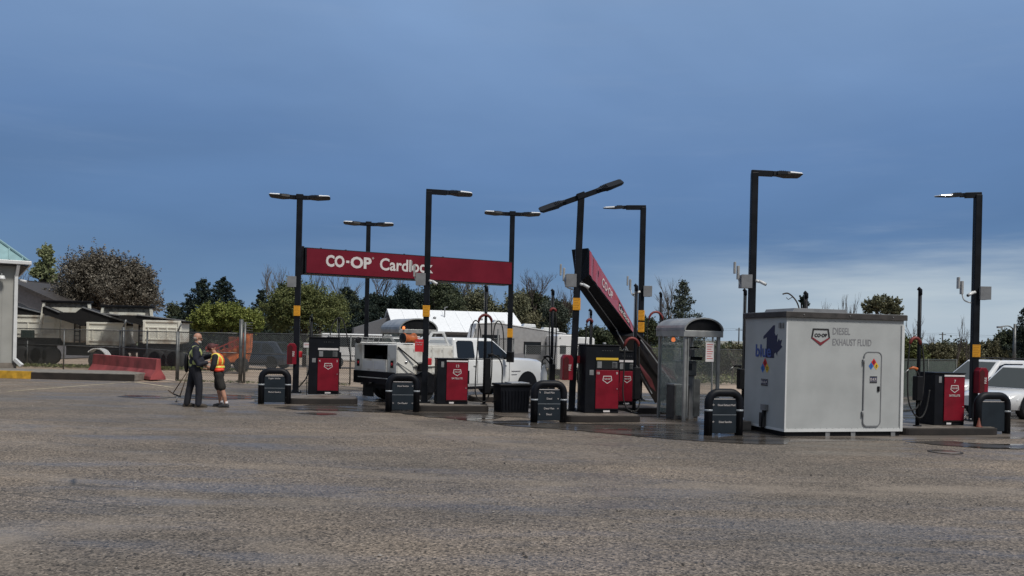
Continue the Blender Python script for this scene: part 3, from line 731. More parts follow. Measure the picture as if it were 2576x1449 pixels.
# ------------------------------------------------------------------ hose masts
def nozzle(parent, p, s=1, m=None):
    b = MB(); b.tube([Vector(p), Vector(p) + Vector((.10 * s, 0, .03)), Vector(p) + Vector((.2 * s, 0, .0))], [.035, .03, .02], 8, m or M_black)
    b.tube([Vector(p) + Vector((.2 * s, 0, 0)), Vector(p) + Vector((.3 * s, 0, -.08))], .012, 6, M_alu)
    return b.build('nozzle', None, parent)
def mast(px, Y, top, label, arch=None, hoses=(), holster=None, base=.16, noz=None, r=.035, red=True, yaw=TH):
    """arch=(x offset centre, half width, height z); hoses = lists of (x,y,z) in the mast's frame"""
    p = XG(px, Y)
    t = thing('hose_mast', label, 'hose mast', (p.x, p.y, base), yaw, 'hose masts beside the pumps')
    H = top - base
    m = MB(); m.tube([(0, 0, 0), (0, 0, H * .55), (0, 0, H - .12)], [r * 1.25, r * 1.1, r], 10, M_pole); m.lathe([(.09, 0), (.09, .02)], 12, M_pole); m.build('post', None, t)
    m = MB(); m.tube([(0, 0, H - .14), (0, 0, H - .03), (-.03, 0, H), (-.06, 0, H - .03)], [r * 1.25, r * 1.2, r * 1.1, r * .7], 8, M_pole); m.build('pulley_head', None, t)
    m = MB(); m.tube([(-.05, 0, H - .04), (-.055, -.01, H * .6 if not arch else arch[2] - base + .04)], .007, 4, M_grey); m.build('balance_wire', None, t)
    if arch:
        cx, hw, az = arch; az -= base; pts = []
        for k in range(9):
            a = R(180 - 22.5 * k); pts.append((cx + hw * math.cos(a), -.03, az - hw * .9 + hw * 1.1 * math.sin(a)))
        m = MB(); m.tube(pts, [.024] + [.036] * 7 + [.024], 8, mat('hose_clamp_red', (.17, .02, .018), .5, var=.15) if red else M_black); m.build('hose_saddle', None, t)
    for hs in hoses:
        MB().tube(spline([(a, b, c - base) for a, b, c in hs], 7), .017, 7, M_rubber).build('hose', None, t)
    if holster:
        x, z0, z1 = holster; m = MB(); m.box(x - .075, x + .075, -.13, .03, z0 - base, z1 - base, M_black); m.build('holster', None, t, bevel=.015)
    if noz: nozzle(t, (noz[0], -.08, noz[1] - base), noz[2], M_orange if len(noz) > 3 else M_black)
    return t
mast(780, 24.3, 2.38, 'thin hose mast at the left side of the pump numbered 3', hoses=[[(-.04, -.02, 2.2), (-.05, -.05, 1.3), (-.08, -.06, .7), (-.3, -.1, .35), (-.45, -.12, .28)]], r=.03)
mast(849, 24.1, 2.36, 'thin hose mast with a high hose loop right of the pump numbered 3', hoses=[[(-.22, -.05, 1.5), (-.24, -.02, 1.95), (-.1, 0, 2.3), (.08, 0, 2.32), (.2, -.02, 1.95), (.3, -.05, 1.45), (.36, -.1, 1.1)]], r=.02)
mast(1217, 21.4, 3.2, 'tall hose mast with red saddle in front of the truck cab windows', arch=(-.02, .17, 2.42), hoses=[[(-.18, -.03, 2.3), (-.21, -.04, 1.6), (-.24, -.05, .9), (-.22, -.05, .4), (.02, -.06, .24), (.18, -.03, .6)], [(.14, -.03, 2.3), (.17, -.04, 1.6), (.17, -.05, .9), (.1, -.05, .35), (-.05, -.04, .21)], [(.05, -.05, 1.35), (.25, -.1, 1.42), (.42, -.1, 1.2), (.44, -.1, .8), (.42, -.1, .4), (.2, -.1, .22)]], holster=(.06, .45, 1.35), noz=(.06, 1.42, 1))
mast(1385, 22.5, 3.2, 'tall hose mast with narrow saddle right of the truck bonnet', arch=(-.0, .08, 2.68), hoses=[[(-.09, -.03, 2.6), (-.09, -.04, 1.9), (-.06, -.04, 1.2)], [(.08, -.03, 2.6), (.1, -.04, 1.9), (.06, -.04, 1.2)], [(-.02, -.05, 1.15), (-.2, -.1, 1.35), (-.3, -.1, 1.2), (-.26, -.1, .6)]], holster=(.0, .5, 1.2), noz=(-.25, 1.38, 1), base=.05)
mast(1481, 20.6, 2.62, 'hose mast with small red saddle between the bent pole and pump 10', arch=(-.04, .07, 2.36), hoses=[[(-.11, -.03, 2.3), (-.16, -.04, 1.6), (-.3, -.05, 1.2), (-.33, -.05, .9), (-.2, -.05, .55), (.0, -.05, .5)], [(.03, -.03, 2.3), (.03, 0, 1.8), (.03, .05, 1.5)], [(-.3, -.1, 1.1), (-.3, -.1, .6), (-.15, -.1, .42), (0, -.05, .8)]], r=.028)
mast(1594, 19.8, 3.2, 'tall hose mast with red saddle in front of the fallen sign beam', arch=(-.1, .18, 1.9), hoses=[[(-.27, -.03, 1.78), (-.29, -.04, 1.1), (-.3, -.05, .6), (-.2, -.05, .28), (.05, -.05, .22), (.14, -.05, .5)], [(.08, -.03, 1.78), (.1, -.04, 1.1), (.12, -.05, .6), (-.02, -.06, .42)]], holster=(.03, .5, 1.25))
mast(1657, 26, 3.4, 'hose mast with wide red saddle rising behind the left edge of the glass kiosk', arch=(-.17, .23, 2.75), hoses=[[(-.4, -.03, 2.6), (-.45, -.04, 2.2), (-.42, -.04, 1.6)], [(.06, -.03, 2.6), (.07, -.04, 2.1), (.04, -.04, 1.5)]], base=.16)
mast(1868, 20.6, 3.2, 'hose mast between the glass kiosk and the tallest light pole', arch=None, hoses=[[(-.02, -.04, 2.6), (-.05, -.04, 1.6), (-.04, -.04, .8)]], holster=(-.1, .75, 1.25), base=.05, noz=(-.12, 1.3, -1))
mast(2021, 20.9, 3.18, 'hose mast whose top shows above the roof of the white cabin', hoses=[[(-.05, -.03, 3.0), (-.08, -.04, 2.2), (-.05, -.04, 1.2)]], base=.05, r=.045)
mast(2307, 18.15, 3.15, 'hose mast with red saddle standing alone right of the white cabin', arch=(-.12, .13, 2.05), hoses=[[(-.26, -.03, 1.95), (-.3, -.04, 1.4), (-.28, -.05, .75), (-.12, -.05, .42), (.05, -.05, .35), (.2, -.02, .55), (.29, 0, .95)], [(.03, -.03, 2.0), (.1, -.04, 1.5), (.08, -.05, .9), (.0, -.05, .6)], [(-.02, -.05, .68), (-.1, -.08, .55), (-.3, -.08, .5), (-.5, -.08, .5)], [(-.02, -.05, 1.25), (-.12, -.05, 1.4), (-.22, -.05, 1.45)]], holster=(-.05, .72, 1.25), noz=(-.1, 1.4, -1, 1))
for px, lab in ((1193, 'thin hose hoop behind the truck cab left of the tall mast'), (1250, 'thin hose hoop behind the truck cab right of the tall mast')):
    p = XG(px, 30.5); t = thing('hose_hoop', lab, 'hose hoop', (p.x, 30.5, 0), 0, 'hose hoops behind the truck')
    MB().tube([(0, 0, 0), (0, 0, 2.2)], .03, 8, M_galv).build('post', None, t)
    MB().tube(spline([(-.16, 0, .9), (-.17, 0, 1.9), (-.12, 0, 2.35), (0, 0, 2.5), (.13, 0, 2.35), (.2, 0, 1.9), (.22, 0, 1.0)]), .022, 7, M_rubber).build('hose', None, t)

# ------------------------------------------------------------------ glass kiosks
def kiosk(p, yaw, label, Wd=.95, D=1.35, H=2.0, R_=.31, full=True):
    t = thing('glass_kiosk', label, 'kiosk', p, yaw, 'barrel-roofed glass card kiosks')
    for x in (0.035, Wd - .035):
        for y in (.035, D - .035):
            MB().box(x - .035, x + .035, y - .035, y + .035, 0, H, M_alu).build('corner_post', None, t, bevel=.006)
    m = MB()
    for y0 in (-.04, D - .04): m.box(-.05, Wd + .05, y0, y0 + .08, H, H + .15, M_alu)
    for x0 in (-.05, Wd - .03): m.box(x0, x0 + .08, .04, D - .04, H, H + .15, M_alu)
    m.build('eaves_beam', None, t, bevel=.008)
    arc = []; n = 16
    for k in range(n + 1):
        a = math.pi * k / n; arc.append((Wd / 2 - (Wd / 2 + .05) * math.cos(a), H + .15 + R_ * math.sin(a)))
    inner = [(Wd / 2 + (x - Wd / 2) * .93, H + .15 + (z - H - .15) * .9) for x, z in arc]
    m = MB(); m.prism(arc + inner[::-1], -.06, D + .06, M_alu); o = m.build('barrel_roof', None, t)
    m = MB(); m.prism(inner, .0, .012, M_black); m.build('gable_panel', None, t)
    m = MB(); m.prism(inner, D - .012, D, M_black); m.build('gable_panel', None, t)
    if not full: return t
    for nm, bx in (('side_pane', (.03, .038, .08, D - .08)), ('side_pane', (Wd - .038, Wd - .03, .08, D - .08)), ('back_pane', (.08, Wd - .08, D - .04, D - .032))):
        m = MB(); m.box(bx[0], bx[1], bx[2], bx[3], .12, H - .02, M_glass2); o = m.build(nm, None, t)
        m = MB()
        for k in range(6):
            if nm == 'back_pane': x = .14 + k * .13; m.lathe([(.012, D - .045), (.012, D - .041)], 6, M_letter, 'y', (x, 0, 1.02))
            else: y = .16 + k * .2; m.lathe([(.012, bx[0] - .003), (.012, bx[0] - .001)], 6, M_letter, 'x', (0, y, 1.02))
        m.build('frosted_dots', None, o)
    m = MB(); m.box(.08, .11, -.01, .02, .1, H, M_alu); m.box(Wd - .22, Wd - .19, -.01, .02, .1, H, M_alu); m.build('door_frame', None, t)
    m = MB(); m.box(.55, .77, -.018, -.008, 1.42, 1.88, M_paper); m.build('poster', None, t)
    m = MB()
    for k in range(7): m.box(.58, .74 - (k % 3) * .02, -.020, -.0185, 1.82 - k * .055, 1.835 - k * .055, M_sred)
    m.build('poster_print', None, t)
    m = MB(); m.box(.28, .45, .03, .05, .12, 1.0, M_galv); m.build('kick_panel', None, t)
    return t
pk = GD(1718, 1061)
K1 = kiosk(pk, R(17), 'clear glass kiosk with barrel roof between the fallen sign and white cabin')
def rel(t, x, y, z=0):
    c, s = math.cos(t.rotation_euler.z), math.sin(t.rotation_euler.z)
    return Vector((t.location.x + x * c - y * s, t.location.y + x * s + y * c, t.location.z + z))
tm = thing('card_terminal', 'grey card terminal on a pedestal inside the clear glass kiosk', 'terminal', rel(K1, .22, .5), R(17))
m = MB(); m.box(0, .34, .0, .25, 0, 1.06, M_lgrey); m.build('pedestal', None, tm, bevel=.01)
m = MB(); m.box(-.03, .37, -.05, .3, 1.06, 1.42, M_galv); m.build('cabinet', None, tm, bevel=.02)
m = MB(); m.box(.1, .24, -.056, -.051, 1.2, 1.36, M_glass); m.build('screen', None, tm)
m = MB(); m.box(.3, .6, .1, .16, 1.44, 1.52, M_black); m.box(.28, .5, .1, .16, 1.72, 1.76, M_black); m.box(.28, .38, .08, .2, 1.52, 1.7, M_lgrey); m.build('receipt_rack', None, tm, bevel=.006)
lm = thing('kiosk_lamp', 'small orange lamp glowing inside the clear glass kiosk', 'lamp', rel(K1, .1, .75, 1.88), R(17), 'orange kiosk lamps')
MB().lathe([(.02, .1), (.035, .09), (.052, .04), (.04, .0), (.01, -.01)], 14, M_amber).build('bulb_cover', None, lm)
MB().lathe([(.03, .1), (.03, .125)], 10, M_grey).build('mount', None, lm)
b1 = thing('waste_bin', 'tall dark bin standing outside the left pane of the clear glass kiosk', 'bin', rel(K1, -.02, .42), R(17))
b1.location = rel(K1, .08, 1.45) if False else GD(1690, 1058) + Vector((-.1, .0, 0))
m = MB(); m.box(-.16, .26, .1, .5, 0, .82, mat('bin_plastic', (.05, .05, .052), .55, var=.2)); m.build('body', None, b1, bevel=.02)
MB().box(-.17, .27, .09, .51, .82, .86, M_grey).build('lid', None, b1, bevel=.008)
b1.location = rel(K1, .15, .35)
b1['label'] = 'dark square bin inside the clear glass kiosk against its left pane'
b2 = copy_tree(b1); b2.location = rel(K1, .62, .75); b2['label'] = 'dark square bin inside the clear glass kiosk behind the terminal'
for b in (b1, b2): b['group'] = 'bins inside the kiosk'
p = XG(1040, 32.0)
K2 = kiosk(XG(1003, 31.0), R(24), 'barrel-roofed grey kiosk rising behind the white service truck', Wd=1.42, D=2.5, H=1.98, R_=.42)
lm2 = copy_tree(lm); lm2.location = XG(1012, 28.2) + Vector((0, 0, 2.1)); lm2['label'] = 'small orange lamp glowing above the truck bed by the far kiosk'
pw = thing('equipment_post', 'slim galvanised post carrying the orange lamp behind the truck bed', 'post', XG(1012, 28.3))
MB().tube([(0, 0, 0), (0, 0, 2.2)], .03, 8, M_galv).build('shaft', None, pw); MB().box(-.05, .05, -.14, .03, 2.2, 2.24, M_galv).build('bracket', None, pw)

# ------------------------------------------------------------------ white DEF cabin
pc = GD(1973, 1099)
DF = thing('fluid_cabin', 'white box cabin lettered diesel exhaust fluid with brown roof trim', 'cabin', pc, R(14))
Lc, Dc, Hc = 2.76, 1.62, 2.42
m = MB(); m.box(.03, Lc - .03, .03, Dc - .03, 0, .1, M_black); m.build('skid', None, DF)
m = MB()
for x in (.95, 1.55, Lc - .25): m.box(x, x + .1, .005, .03, .0, .1, M_grey)
m.build('skid_pocket', None, DF)
m = MB(); m.box(0, Lc, 0, Dc, .1, Hc, M_fascia); m.build('wall', None, DF, bevel=.006)
m = MB(); m.box(-.012, Lc + .012, -.012, 0, .1, .16, M_white); m.box(-.012, .02, -.012, 0, .16, Hc - .1, M_white); m.box(Lc - .05, Lc + .012, -.014, 0, .1, Hc - .1, M_white); m.box(-.012, 0, 0, Dc, .1, .15, M_white)
m.box(Lc - .075, Lc - .065, -.006, -.001, .2, Hc - .1, M_grey); m.build('corner_trim', None, DF)
m = MB(); m.box(-.05, Lc + .05, -.05, Dc + .05, Hc, Hc + .11, M_trim); m.build('roof_trim', None, DF, bevel=.006)
m = MB(); m.box(-.04, Lc + .04, -.04, Dc + .04, Hc + .11, Hc + .12, M_lgrey)
m.prism([(.25, Hc + .12), (1.55, Hc + .12), (1.5, Hc + .2), (.3, Hc + .2)], .2, 1.3, M_lgrey); m.build('roof_hatch', None, DF, bevel=.004)
m = MB()
for x in (.35, 1.42, 2.45): m.lathe([(.012, -.062), (.012, -.051)], 6, M_grey, 'y', (x, 0, Hc + .06))
m.build('rivet', None, DF)
# door with rounded frame
def rrect(x0, x1, z0, z1, r, n=6):
    P = []
    for cx, cz, a0 in ((x1 - r, z0 + r, 270), (x1 - r, z1 - r, 0), (x0 + r, z1 - r, 90), (x0 + r, z0 + r, 180)):
        for k in range(n + 1): q = R(a0 + 90 * k / n); P.append((cx + r * math.cos(q), cz + r * math.sin(q)))
    return P
dx0, dx1, dz0, dz1 = 1.80, 2.23, .20, 1.76
m = MB(); m.prism(rrect(dx0 + .02, dx1 - .02, dz0 + .02, dz1 - .02, .09), -.016, -.001, M_fascia); door = m.build('door', None, DF, bevel=.003)
o_, i_ = rrect(dx0, dx1, dz0, dz1, .11), rrect(dx0 + .018, dx1 - .018, dz0 + .018, dz1 - .018, .095)
n = len(o_); vs = [(a, -.024, b) for a, b in o_] + [(a, -.024, b) for a, b in i_] + [(a, 0, b) for a, b in o_] + [(a, 0, b) for a, b in i_]
fs = [(k, (k + 1) % n, (k + 1) % n + n, k + n) for k in range(n)] + [(k, k + 2 * n, (k + 1) % n + 2 * n, (k + 1) % n) for k in range(n)] + [(k + n, (k + 1) % n + n, (k + 1) % n + 3 * n, k + 3 * n) for k in range(n)]
MB().add(vs, fs, M_lgrey).build('door_frame', None, door)
m = MB(); m.box(dx1 - .10, dx1 - .045, -.036, -.0165, .93, 1.04, M_black); m.build('door_handle', None, door, bevel=.008)
def diamond_sign(parent, c, s, rot, nm='hazard_diamond'):
    o = bpy.data.objects.new('hazard_diamond', None)
    m = MB()
    for (dx, dz), mt in (((0, .5), M_sred), ((-.5, 0), M_sblue), ((.5, 0), M_syel), ((0, -.5), M_paper)):
        if mt is M_paper: continue
        q = .48; m.add([((dx - q) * s, 0, dz * s), (dx * s, 0, (dz - q) * s), ((dx + q) * s, 0, dz * s), (dx * s, 0, (dz + q) * s)], [(0, 1, 2, 3)], mt)
    g = m.build(nm, None, parent, loc=c, rot=rot)
    g.scale = (1, 1, 1.3)
    for ch, dx, dz in (('1', -.5, 0), ('0', 0, .5), ('0', .5, 0)):
        text(g, ch, s * .55, (dx * s, -.002, dz * s - s * .2), M_text_blk)
    return g
def def_plate(parent, c, rot, wx=1):
    m = MB(); m.box(-.085, .085, 0, .003, -.07, .07, M_paper); m.box(-.085, .085, -.003, 0, .055, .07, M_text_blk); m.box(-.085, .085, -.003, 0, -.07, -.045, M_text_blk)
    m.box(-.085, .085, -.002, 0, -.04, .05, M_nvy); g = m.build('def_plate', None, parent, loc=c, rot=rot); g.scale = (wx, 1, 1)
    text(g, 'D.E.F.', .068, (0, -.004, -.018), M_letter, bold=.02)
diamond_sign(DF, (2.035, -.02, 1.46), .125, (0, 0, 0)); def_plate(DF, (2.035, -.02, 1.18), (0, 0, 0))
m = MB()
for z in (.17, 2.36):
    for k in range(19): m.lathe([(.007, -.004), (.007, -.0005)], 6, M_grey, 'y', (.1 + k * .145, 0, z))
m.build('rivet_row', None, DF)
for z in (.42, 1.5):
    MB().lathe([(.016, z), (.016, z + .11)], 8, M_grey, c=(dx0 - .012, -.028, 0)).build('door_hinge', None, door)
# lettering on the front
cr = shield(DF, (.78, -.003, 2.05), .44, M_text_blk, y=-.003)
m = MB(); m.add([(-.222, -.007, -.03), (-.175, -.007, -.03), (0, -.007, -.125), (.175, -.007, -.03), (.222, -.007, -.03), (0, -.007, -.19)], [(0, 1, 2, 5), (2, 3, 4, 5)], M_ink_red); m.build('crest_foot', None, cr)
fit(DF, 'DIESEL', 1.06, 1.47, 2.095, 2.235, -.004, M_text_grey, bold=.008)
fit(DF, 'EXHAUST FLUID', 1.06, 1.98, 1.87, 2.01, -.004, M_text_grey, bold=.008)
# left side: numeral one with leaf, "blue"
SR = (R(90), 0, R(-90))
def side(y, z): return (-.004, y, z)
m = MB(); Z = 1.42
one = [(1.22, 0), (.98, 0), (.98, .83), (1.13, .70), (1.13, .75), (.93, .93), (.80, 1.06)]
one = [(.62, .0), (.62, .74), (.5, .74), (.5, 1.0)]
def sp(l, mt, nm, parent=DF, off=.004):
    b = MB(); k = len(l); b.add([(-off, y, z) for y, z in l] + [(-off + .003, y, z) for y, z in l], [tuple(range(k)), tuple(range(2 * k - 1, k - 1, -1))] + [(i, i + k, (i + 1) % k + k, (i + 1) % k) for i in range(k)], mt)
    return b.build(nm, None, parent)
# y runs away from the front corner, so smaller y is further right in the picture
NUM = sp([(.74, 1.58), (.44, 1.58), (.44, 2.10), (.43, 2.26), (.49, 2.26), (.87, 2.03), (.87, 1.97), (.74, 2.01)], M_nvy, 'numeral_one')
sp([(y - .22, z + .2) for y, z in [(.66, 1.47), (.60, 1.50), (.55, 1.43), (.54, 1.50), (.36, 1.62), (.42, 1.66), (.38, 1.76), (.47, 1.74), (.49, 1.79), (.56, 1.70), (.55, 1.88), (.61, 1.84), (.66, 1.9)]], M_nvy, 'maple_leaf')
text(DF, 'blue', .37, (-.009, .86, 1.60), mat('blue_letter_ink', (.05, .09, .30), .5, var=0), rot=SR, bold=.018, sx=1.0)
diamond_sign(DF, (-.006, .78, 1.36), .17, (0, 0, R(-90))); def_plate(DF, (-.008, .78, 1.06), (0, 0, R(-90)), 1.55)
m = MB(); m.box(-.04, 0, .10, .15, 2.2, 2.31, M_grey); m.box(-.04, 0, .20, .25, 2.2, 2.31, M_grey); m.build('hinge', None, DF, bevel=.008)
m = MB(); m.box(-.08, 0, .62, .80, .48, .60, M_lgrey); m.tube([(-.04, .72, .48), (-.05, .74, .3), (-.04, .76, .08)], .04, 8, M_black); m.box(-.07, -.0, .70, .86, .12, .42, M_trim); m.build('cable_outlet', None, DF)
fp = thing('concrete_footing', 'low concrete footing with bolts at the left rear of the white cabin', 'footing', rel(DF, -.55, 1.15), R(14))
m = MB(); m.box(0, .48, 0, .5, 0, .2, M_conc); m.build('block', None, fp, bevel=.02); MB().lathe([(.04, .2), (.04, .3), (.02, .34)], 10, M_black, c=(.3, .2, 0)).build('bolt', None, fp)

# ------------------------------------------------------------------ ribbed bin, cone, island odds
wb = thing('ribbed_bin', 'wide ribbed black bin behind the diesel main guard', 'bin', GD(1296, 1038), R(20))
pb = []
m = MB(); m.prism([(-.36, 0), (.36, 0), (.40, .66), (-.40, .66)], 0, .62, M_navy)
for k in range(9): m.bar((-.32 + k * .08, -.012, .06), (-.35 + k * .0875, -.012, .56), .03, .03, M_navy, up=(0, 1, 0))
m.build('body', None, wb, bevel=.02)
m = MB(); m.box(-.43, .43, -.03, .65, .66, .72, M_black); m.build('rim', None, wb, bevel=.02)
m = MB(); m.box(-.1, .39, .05, .58, .722, .75, mat('pale_lid', (.5, .5, .5), .4)); m.build('lid', None, wb, bevel=.01)
cn = thing('traffic_cone', 'small faded orange traffic cone in front of the blank slate panel', 'cone', rel(isl4, 2.02, .18, .16))
m = MB(); m.lathe([(.08, 0), (.08, .01), (.05, .015), (.014, .19), (.009, .2)], 16, mat('cone_orange', (.15, .04, .025), .7)); m.build('cone_body', None, cn)
MB().lathe([(.037, .07), (.030, .095)], 16, mat('cone_band', (.45, .2, .15), .6)).build('cone_band', None, cn)
sq = thing('washer_bucket', 'white and red window washer jug beside the truck front', 'jug', XG(1366, 22.3), 0)
m = MB(); m.lathe([(.08, 0), (.09, .1), (.09, .35), (.035, .5), (.03, .56)], 14, M_white, c=(0, 0, .62)); m.build('jug', None, sq)
MB().box(-.12, .12, -.1, .1, 0, .62, M_black).build('stand', None, sq, bevel=.02)
nb = thing('small_notice', 'small white notice board on a thin post left of the first pump', 'notice', XG(771, 25.5), R(8))
MB().tube([(0, .02, 0), (0, .02, 1.6)], .015, 6, M_galv).build('post', None, nb); m = MB(); m.box(-.12, .12, -.005, .005, 1.45, 1.6, M_paper); m.build('board', None, nb)
text(nb, 'NO SMOKING', .03, (0, -.007, 1.53), M_sred)
# ------------------------------------------------------------------ vehicles
def loft_body(secs, mt, name, parent, bevel=.02, side_mat=None):
    """secs: (x, hw_low, hw_mid, hw_top, z_low, z_mid, z_top)"""
    S = []
    for x, a, b, c, z0, z1, z2 in secs:
        zz = z1 + (z2 - z1) * .72
        bb = b * .55 + c * .45
        S.append([Vector(q) for q in ((x, -a, z0), (x, -b, z0 + (z1 - z0) * .45), (x, -b, z1), (x, -max(bb, c), zz), (x, -c * .86, z2), (x, c * .86, z2), (x, max(bb, c), zz), (x, b, z1), (x, b, z0 + (z1 - z0) * .45), (x, a, z0))])
    b_ = loft(S, mt); b_.sm = [True] * len(b_.f)
    b_.sm[-1] = b_.sm[-2] = False
    o = b_.build(name, None, parent, bevel=0)
    md = o.modifiers.new('es', 'EDGE_SPLIT'); md.split_angle = R(38)
    return o
class Green:
    def __init__(s, br, bf, rr, rf, zb, zt, wb, wt, yc=0):
        s.a = (br, bf, rr, rf, zb, zt, wb, wt, yc)
    def side(s, u, v, sg, off=.004):
        br, bf, rr, rf, zb, zt, wb, wt, yc = s.a
        x = (br + (bf - br) * u) * (1 - v) + (rr + (rf - rr) * u) * v
        return Vector((x, yc + sg * ((wb * (1 - v) + wt * v) + off), zb + (zt - zb) * v))
    def front(s, u, v, back=False, off=.004):
        br, bf, rr, rf, zb, zt, wb, wt, yc = s.a
        x = (br * (1 - v) + rr * v - off) if back else (bf * (1 - v) + rf * v + off)
        return Vector((x, yc + (u * 2 - 1) * (wb * (1 - v) + wt * v), zb + (zt - zb) * v + .001))
    def shell(s, mt, name, parent, bevel=.05):
        br, bf, rr, rf, zb, zt, wb, wt, yc = s.a
        vs = [(br, yc - wb, zb), (bf, yc - wb, zb), (bf, yc + wb, zb), (br, yc + wb, zb), (rr, yc - wt, zt), (rf, yc - wt, zt), (rf, yc + wt, zt), (rr, yc + wt, zt)]
        return MB().add(vs, [(0, 3, 2, 1), (4, 5, 6, 7), (0, 1, 5, 4), (1, 2, 6, 5), (2, 3, 7, 6), (3, 0, 4, 7)], mt).build(name, None, parent, bevel=bevel)
    def pane(s, uv, parent, where='side', sg=-1, name='side_window', mt=None, off=.006):
        if where == 'side': P = [s.side(u, v, sg, off) for u, v in uv]
        else: P = [s.front(u, v, where == 'back', off) for u, v in uv]
        n = len(P); c = sum(P, Vector()) / n
        nr = (P[1] - P[0]).cross(P[2] - P[0]).normalized()
        vs = P + [p - nr * .004 for p in P]
        vs = P + [p + (c - p) * .0 + Vector((0, -sg * .008 if where == 'side' else 0, 0 if where == 'side' else -.008)) for p in P]
        return MB().add(vs, [tuple(range(n)), tuple(range(2 * n - 1, n - 1, -1))] + [(i, i + n, (i + 1) % n + n, (i + 1) % n) for i in range(n)], mt or M_glass).build(name, None, parent)
def wheel(parent, x, y, r, w_, sg, rim=None):
    """sg = -1: outer face looks to -y"""
    m = MB().lathe([(r * .62, -w_ / 2), (r * .93, -w_ / 2), (r, -w_ * .36), (r, w_ * .36), (r * .93, w_ / 2), (r * .62, w_ / 2)], 28, M_rubber, 'y')
    o = m.build('wheel', None, parent, loc=(x, y, r))
    m = MB().lathe([(.03, sg * w_ * .42), (r * .2, sg * w_ * .44), (r * .5, sg * w_ * .30), (r * .6, sg * w_ * .47), (r * .64, sg * w_ * .47), (r * .64, 0)], 24, rim or M_grey, 'y')
    for k in range(6):
        a = k * math.pi / 3; m.box(-.02, .02, sg * w_ * .3, sg * w_ * .46, r * .15, r * .6, rim or M_grey, Matrix.Rotation(a, 4, 'Y'))
    m.build('rim', None, o)
    return o
def arch(m, x, y, r, sg, mt=None):
    P = [(x + r * math.cos(math.pi * k / 12), r * .92 + r * math.sin(math.pi * k / 12)) for k in range(13)]
    P = [(x + r, .28)] + P + [(x - r, .28)]
    m.prism(P, y, y + sg * .012, mt or M_black)

# ---- service truck
TR = thing('service_truck', 'white crew cab service truck with utility body and roof rack at the pumps', 'truck', XG(995, 22.8), R(45))
Wt = 2.0
m = MB()
m.box(.1, 5.6, .45, 1.55, .38, .62, M_black); m.build('chassis', None, TR)
# utility body: two side pods, floor, open rear bay
m = MB(); m.box(0, 2.03, 0, .42, .80, 1.62, M_truckd); m.box(0, 2.03, 1.58, 2.0, .80, 1.62, M_truckd); m.build('side_pod', None, TR, bevel=.012)
m = MB(); m.box(.0, 2.03, .42, 1.58, .86, .90, M_truckd); m.box(1.99, 2.03, .42, 1.58, .90, 1.62, M_truckd); m.box(.9, 2.03, .42, 1.58, 1.60, 1.63, M_truckd); m.box(0, .9, .42, 1.58, 1.60, 1.62, M_truckd); m.build('bed', None, TR)
m = MB(); m.box(.04, .9, .422, .44, .9, 1.59, M_black); m.box(.04, .9, 1.56, 1.578, .9, 1.59, M_black); m.box(.88, .9, .44, 1.56, .9, 1.59, M_black); m.box(.04, .88, .44, 1.56, .902, .91, M_black); m.box(.04, .88, .44, 1.56, 1.58, 1.597, M_black); m.build('bay_shade', None, TR)  # black panels paint in the shade inside the open bay
m = MB(); m.box(-.03, 0, .42, 1.58, .86, 1.2, M_truckd); m.box(-.036, -.03, .48, 1.0, .92, 1.15, M_white); m.box(-.036, -.03, 1.03, 1.52, .92, 1.15, M_white); m.build('tailgate', None, TR, bevel=.004)
m = MB(); m.box(.35, .8, .55, .95, .92, 1.35, M_black); m.box(.3, .6, 1.05, 1.4, .92, 1.3, M_navy); m.lathe([(.12, .1), (.16, .12), (.16, .3), (.12, .32)], 12, M_blue, 'x', (.3, .8, 1.42)); m.build('tools', None, TR)
for y in (.2, 1.8):
    m = MB(); m.box(-.012, -.001, y - .06, y + .06, .98, 1.18, M_black); m.lathe([(.03, -.02), (.045, -.013)], 12, M_sred, 'x', (0, y, 1.08)); m.build('tail_light', None, TR)
m = MB(); m.box(-.06, .0, .04, 1.96, .5, .86, M_black); m.box(-.10, -.04, .3, 1.7, .66, .69, M_grey); m.build('rear_bumper', None, TR, bevel=.02)
m = MB(); m.tube([(-.06, 1, .52), (-.2, 1, .52)], .035, 8, M_black); m.build('tow_hitch', None, TR)
for y in (.28, 1.72):
    MB().box(.30, .32, y - .26, y + .26, .1, .62, M_rubber).build('mud_flap', None, TR)
# compartment doors on the right side
for x0, x1, z0 in ((.03, .60, .84), (.63, 1.22, 1.14), (1.25, 1.62, .84), (1.65, 2.0, .84)):
    m = MB(); m.box(x0, x1, -.014, 0, z0, 1.56, M_truckd); o = m.build('compartment_door', None, TR, bevel=.005)
    m = MB(); m.lathe([(.045, -.03), (.045, -.014)], 10, M_chrome, 'y', ((x0 + x1) / 2, 0, 1.15)); m.box((x0 + x1) / 2 - .05, (x0 + x1) / 2 + .05, -.034, -.03, 1.14, 1.16, M_grey)
    m.box(x1 - .03, x1 - .01, -.02, -.014, z0 + .08, z0 + .16, M_grey); m.box(x1 - .03, x1 - .01, -.02, -.014, 1.42, 1.5, M_grey); m.build('latch', None, o)
m = MB(); arch(m, 1.0, -.0155, .46, -1); m.build('wheel_arch', None, TR)
m = MB(); m.box(.55, 1.47, -.05, .0, 1.02, 1.06, M_truckd); m.build('fender_lip', None, TR, bevel=.012)
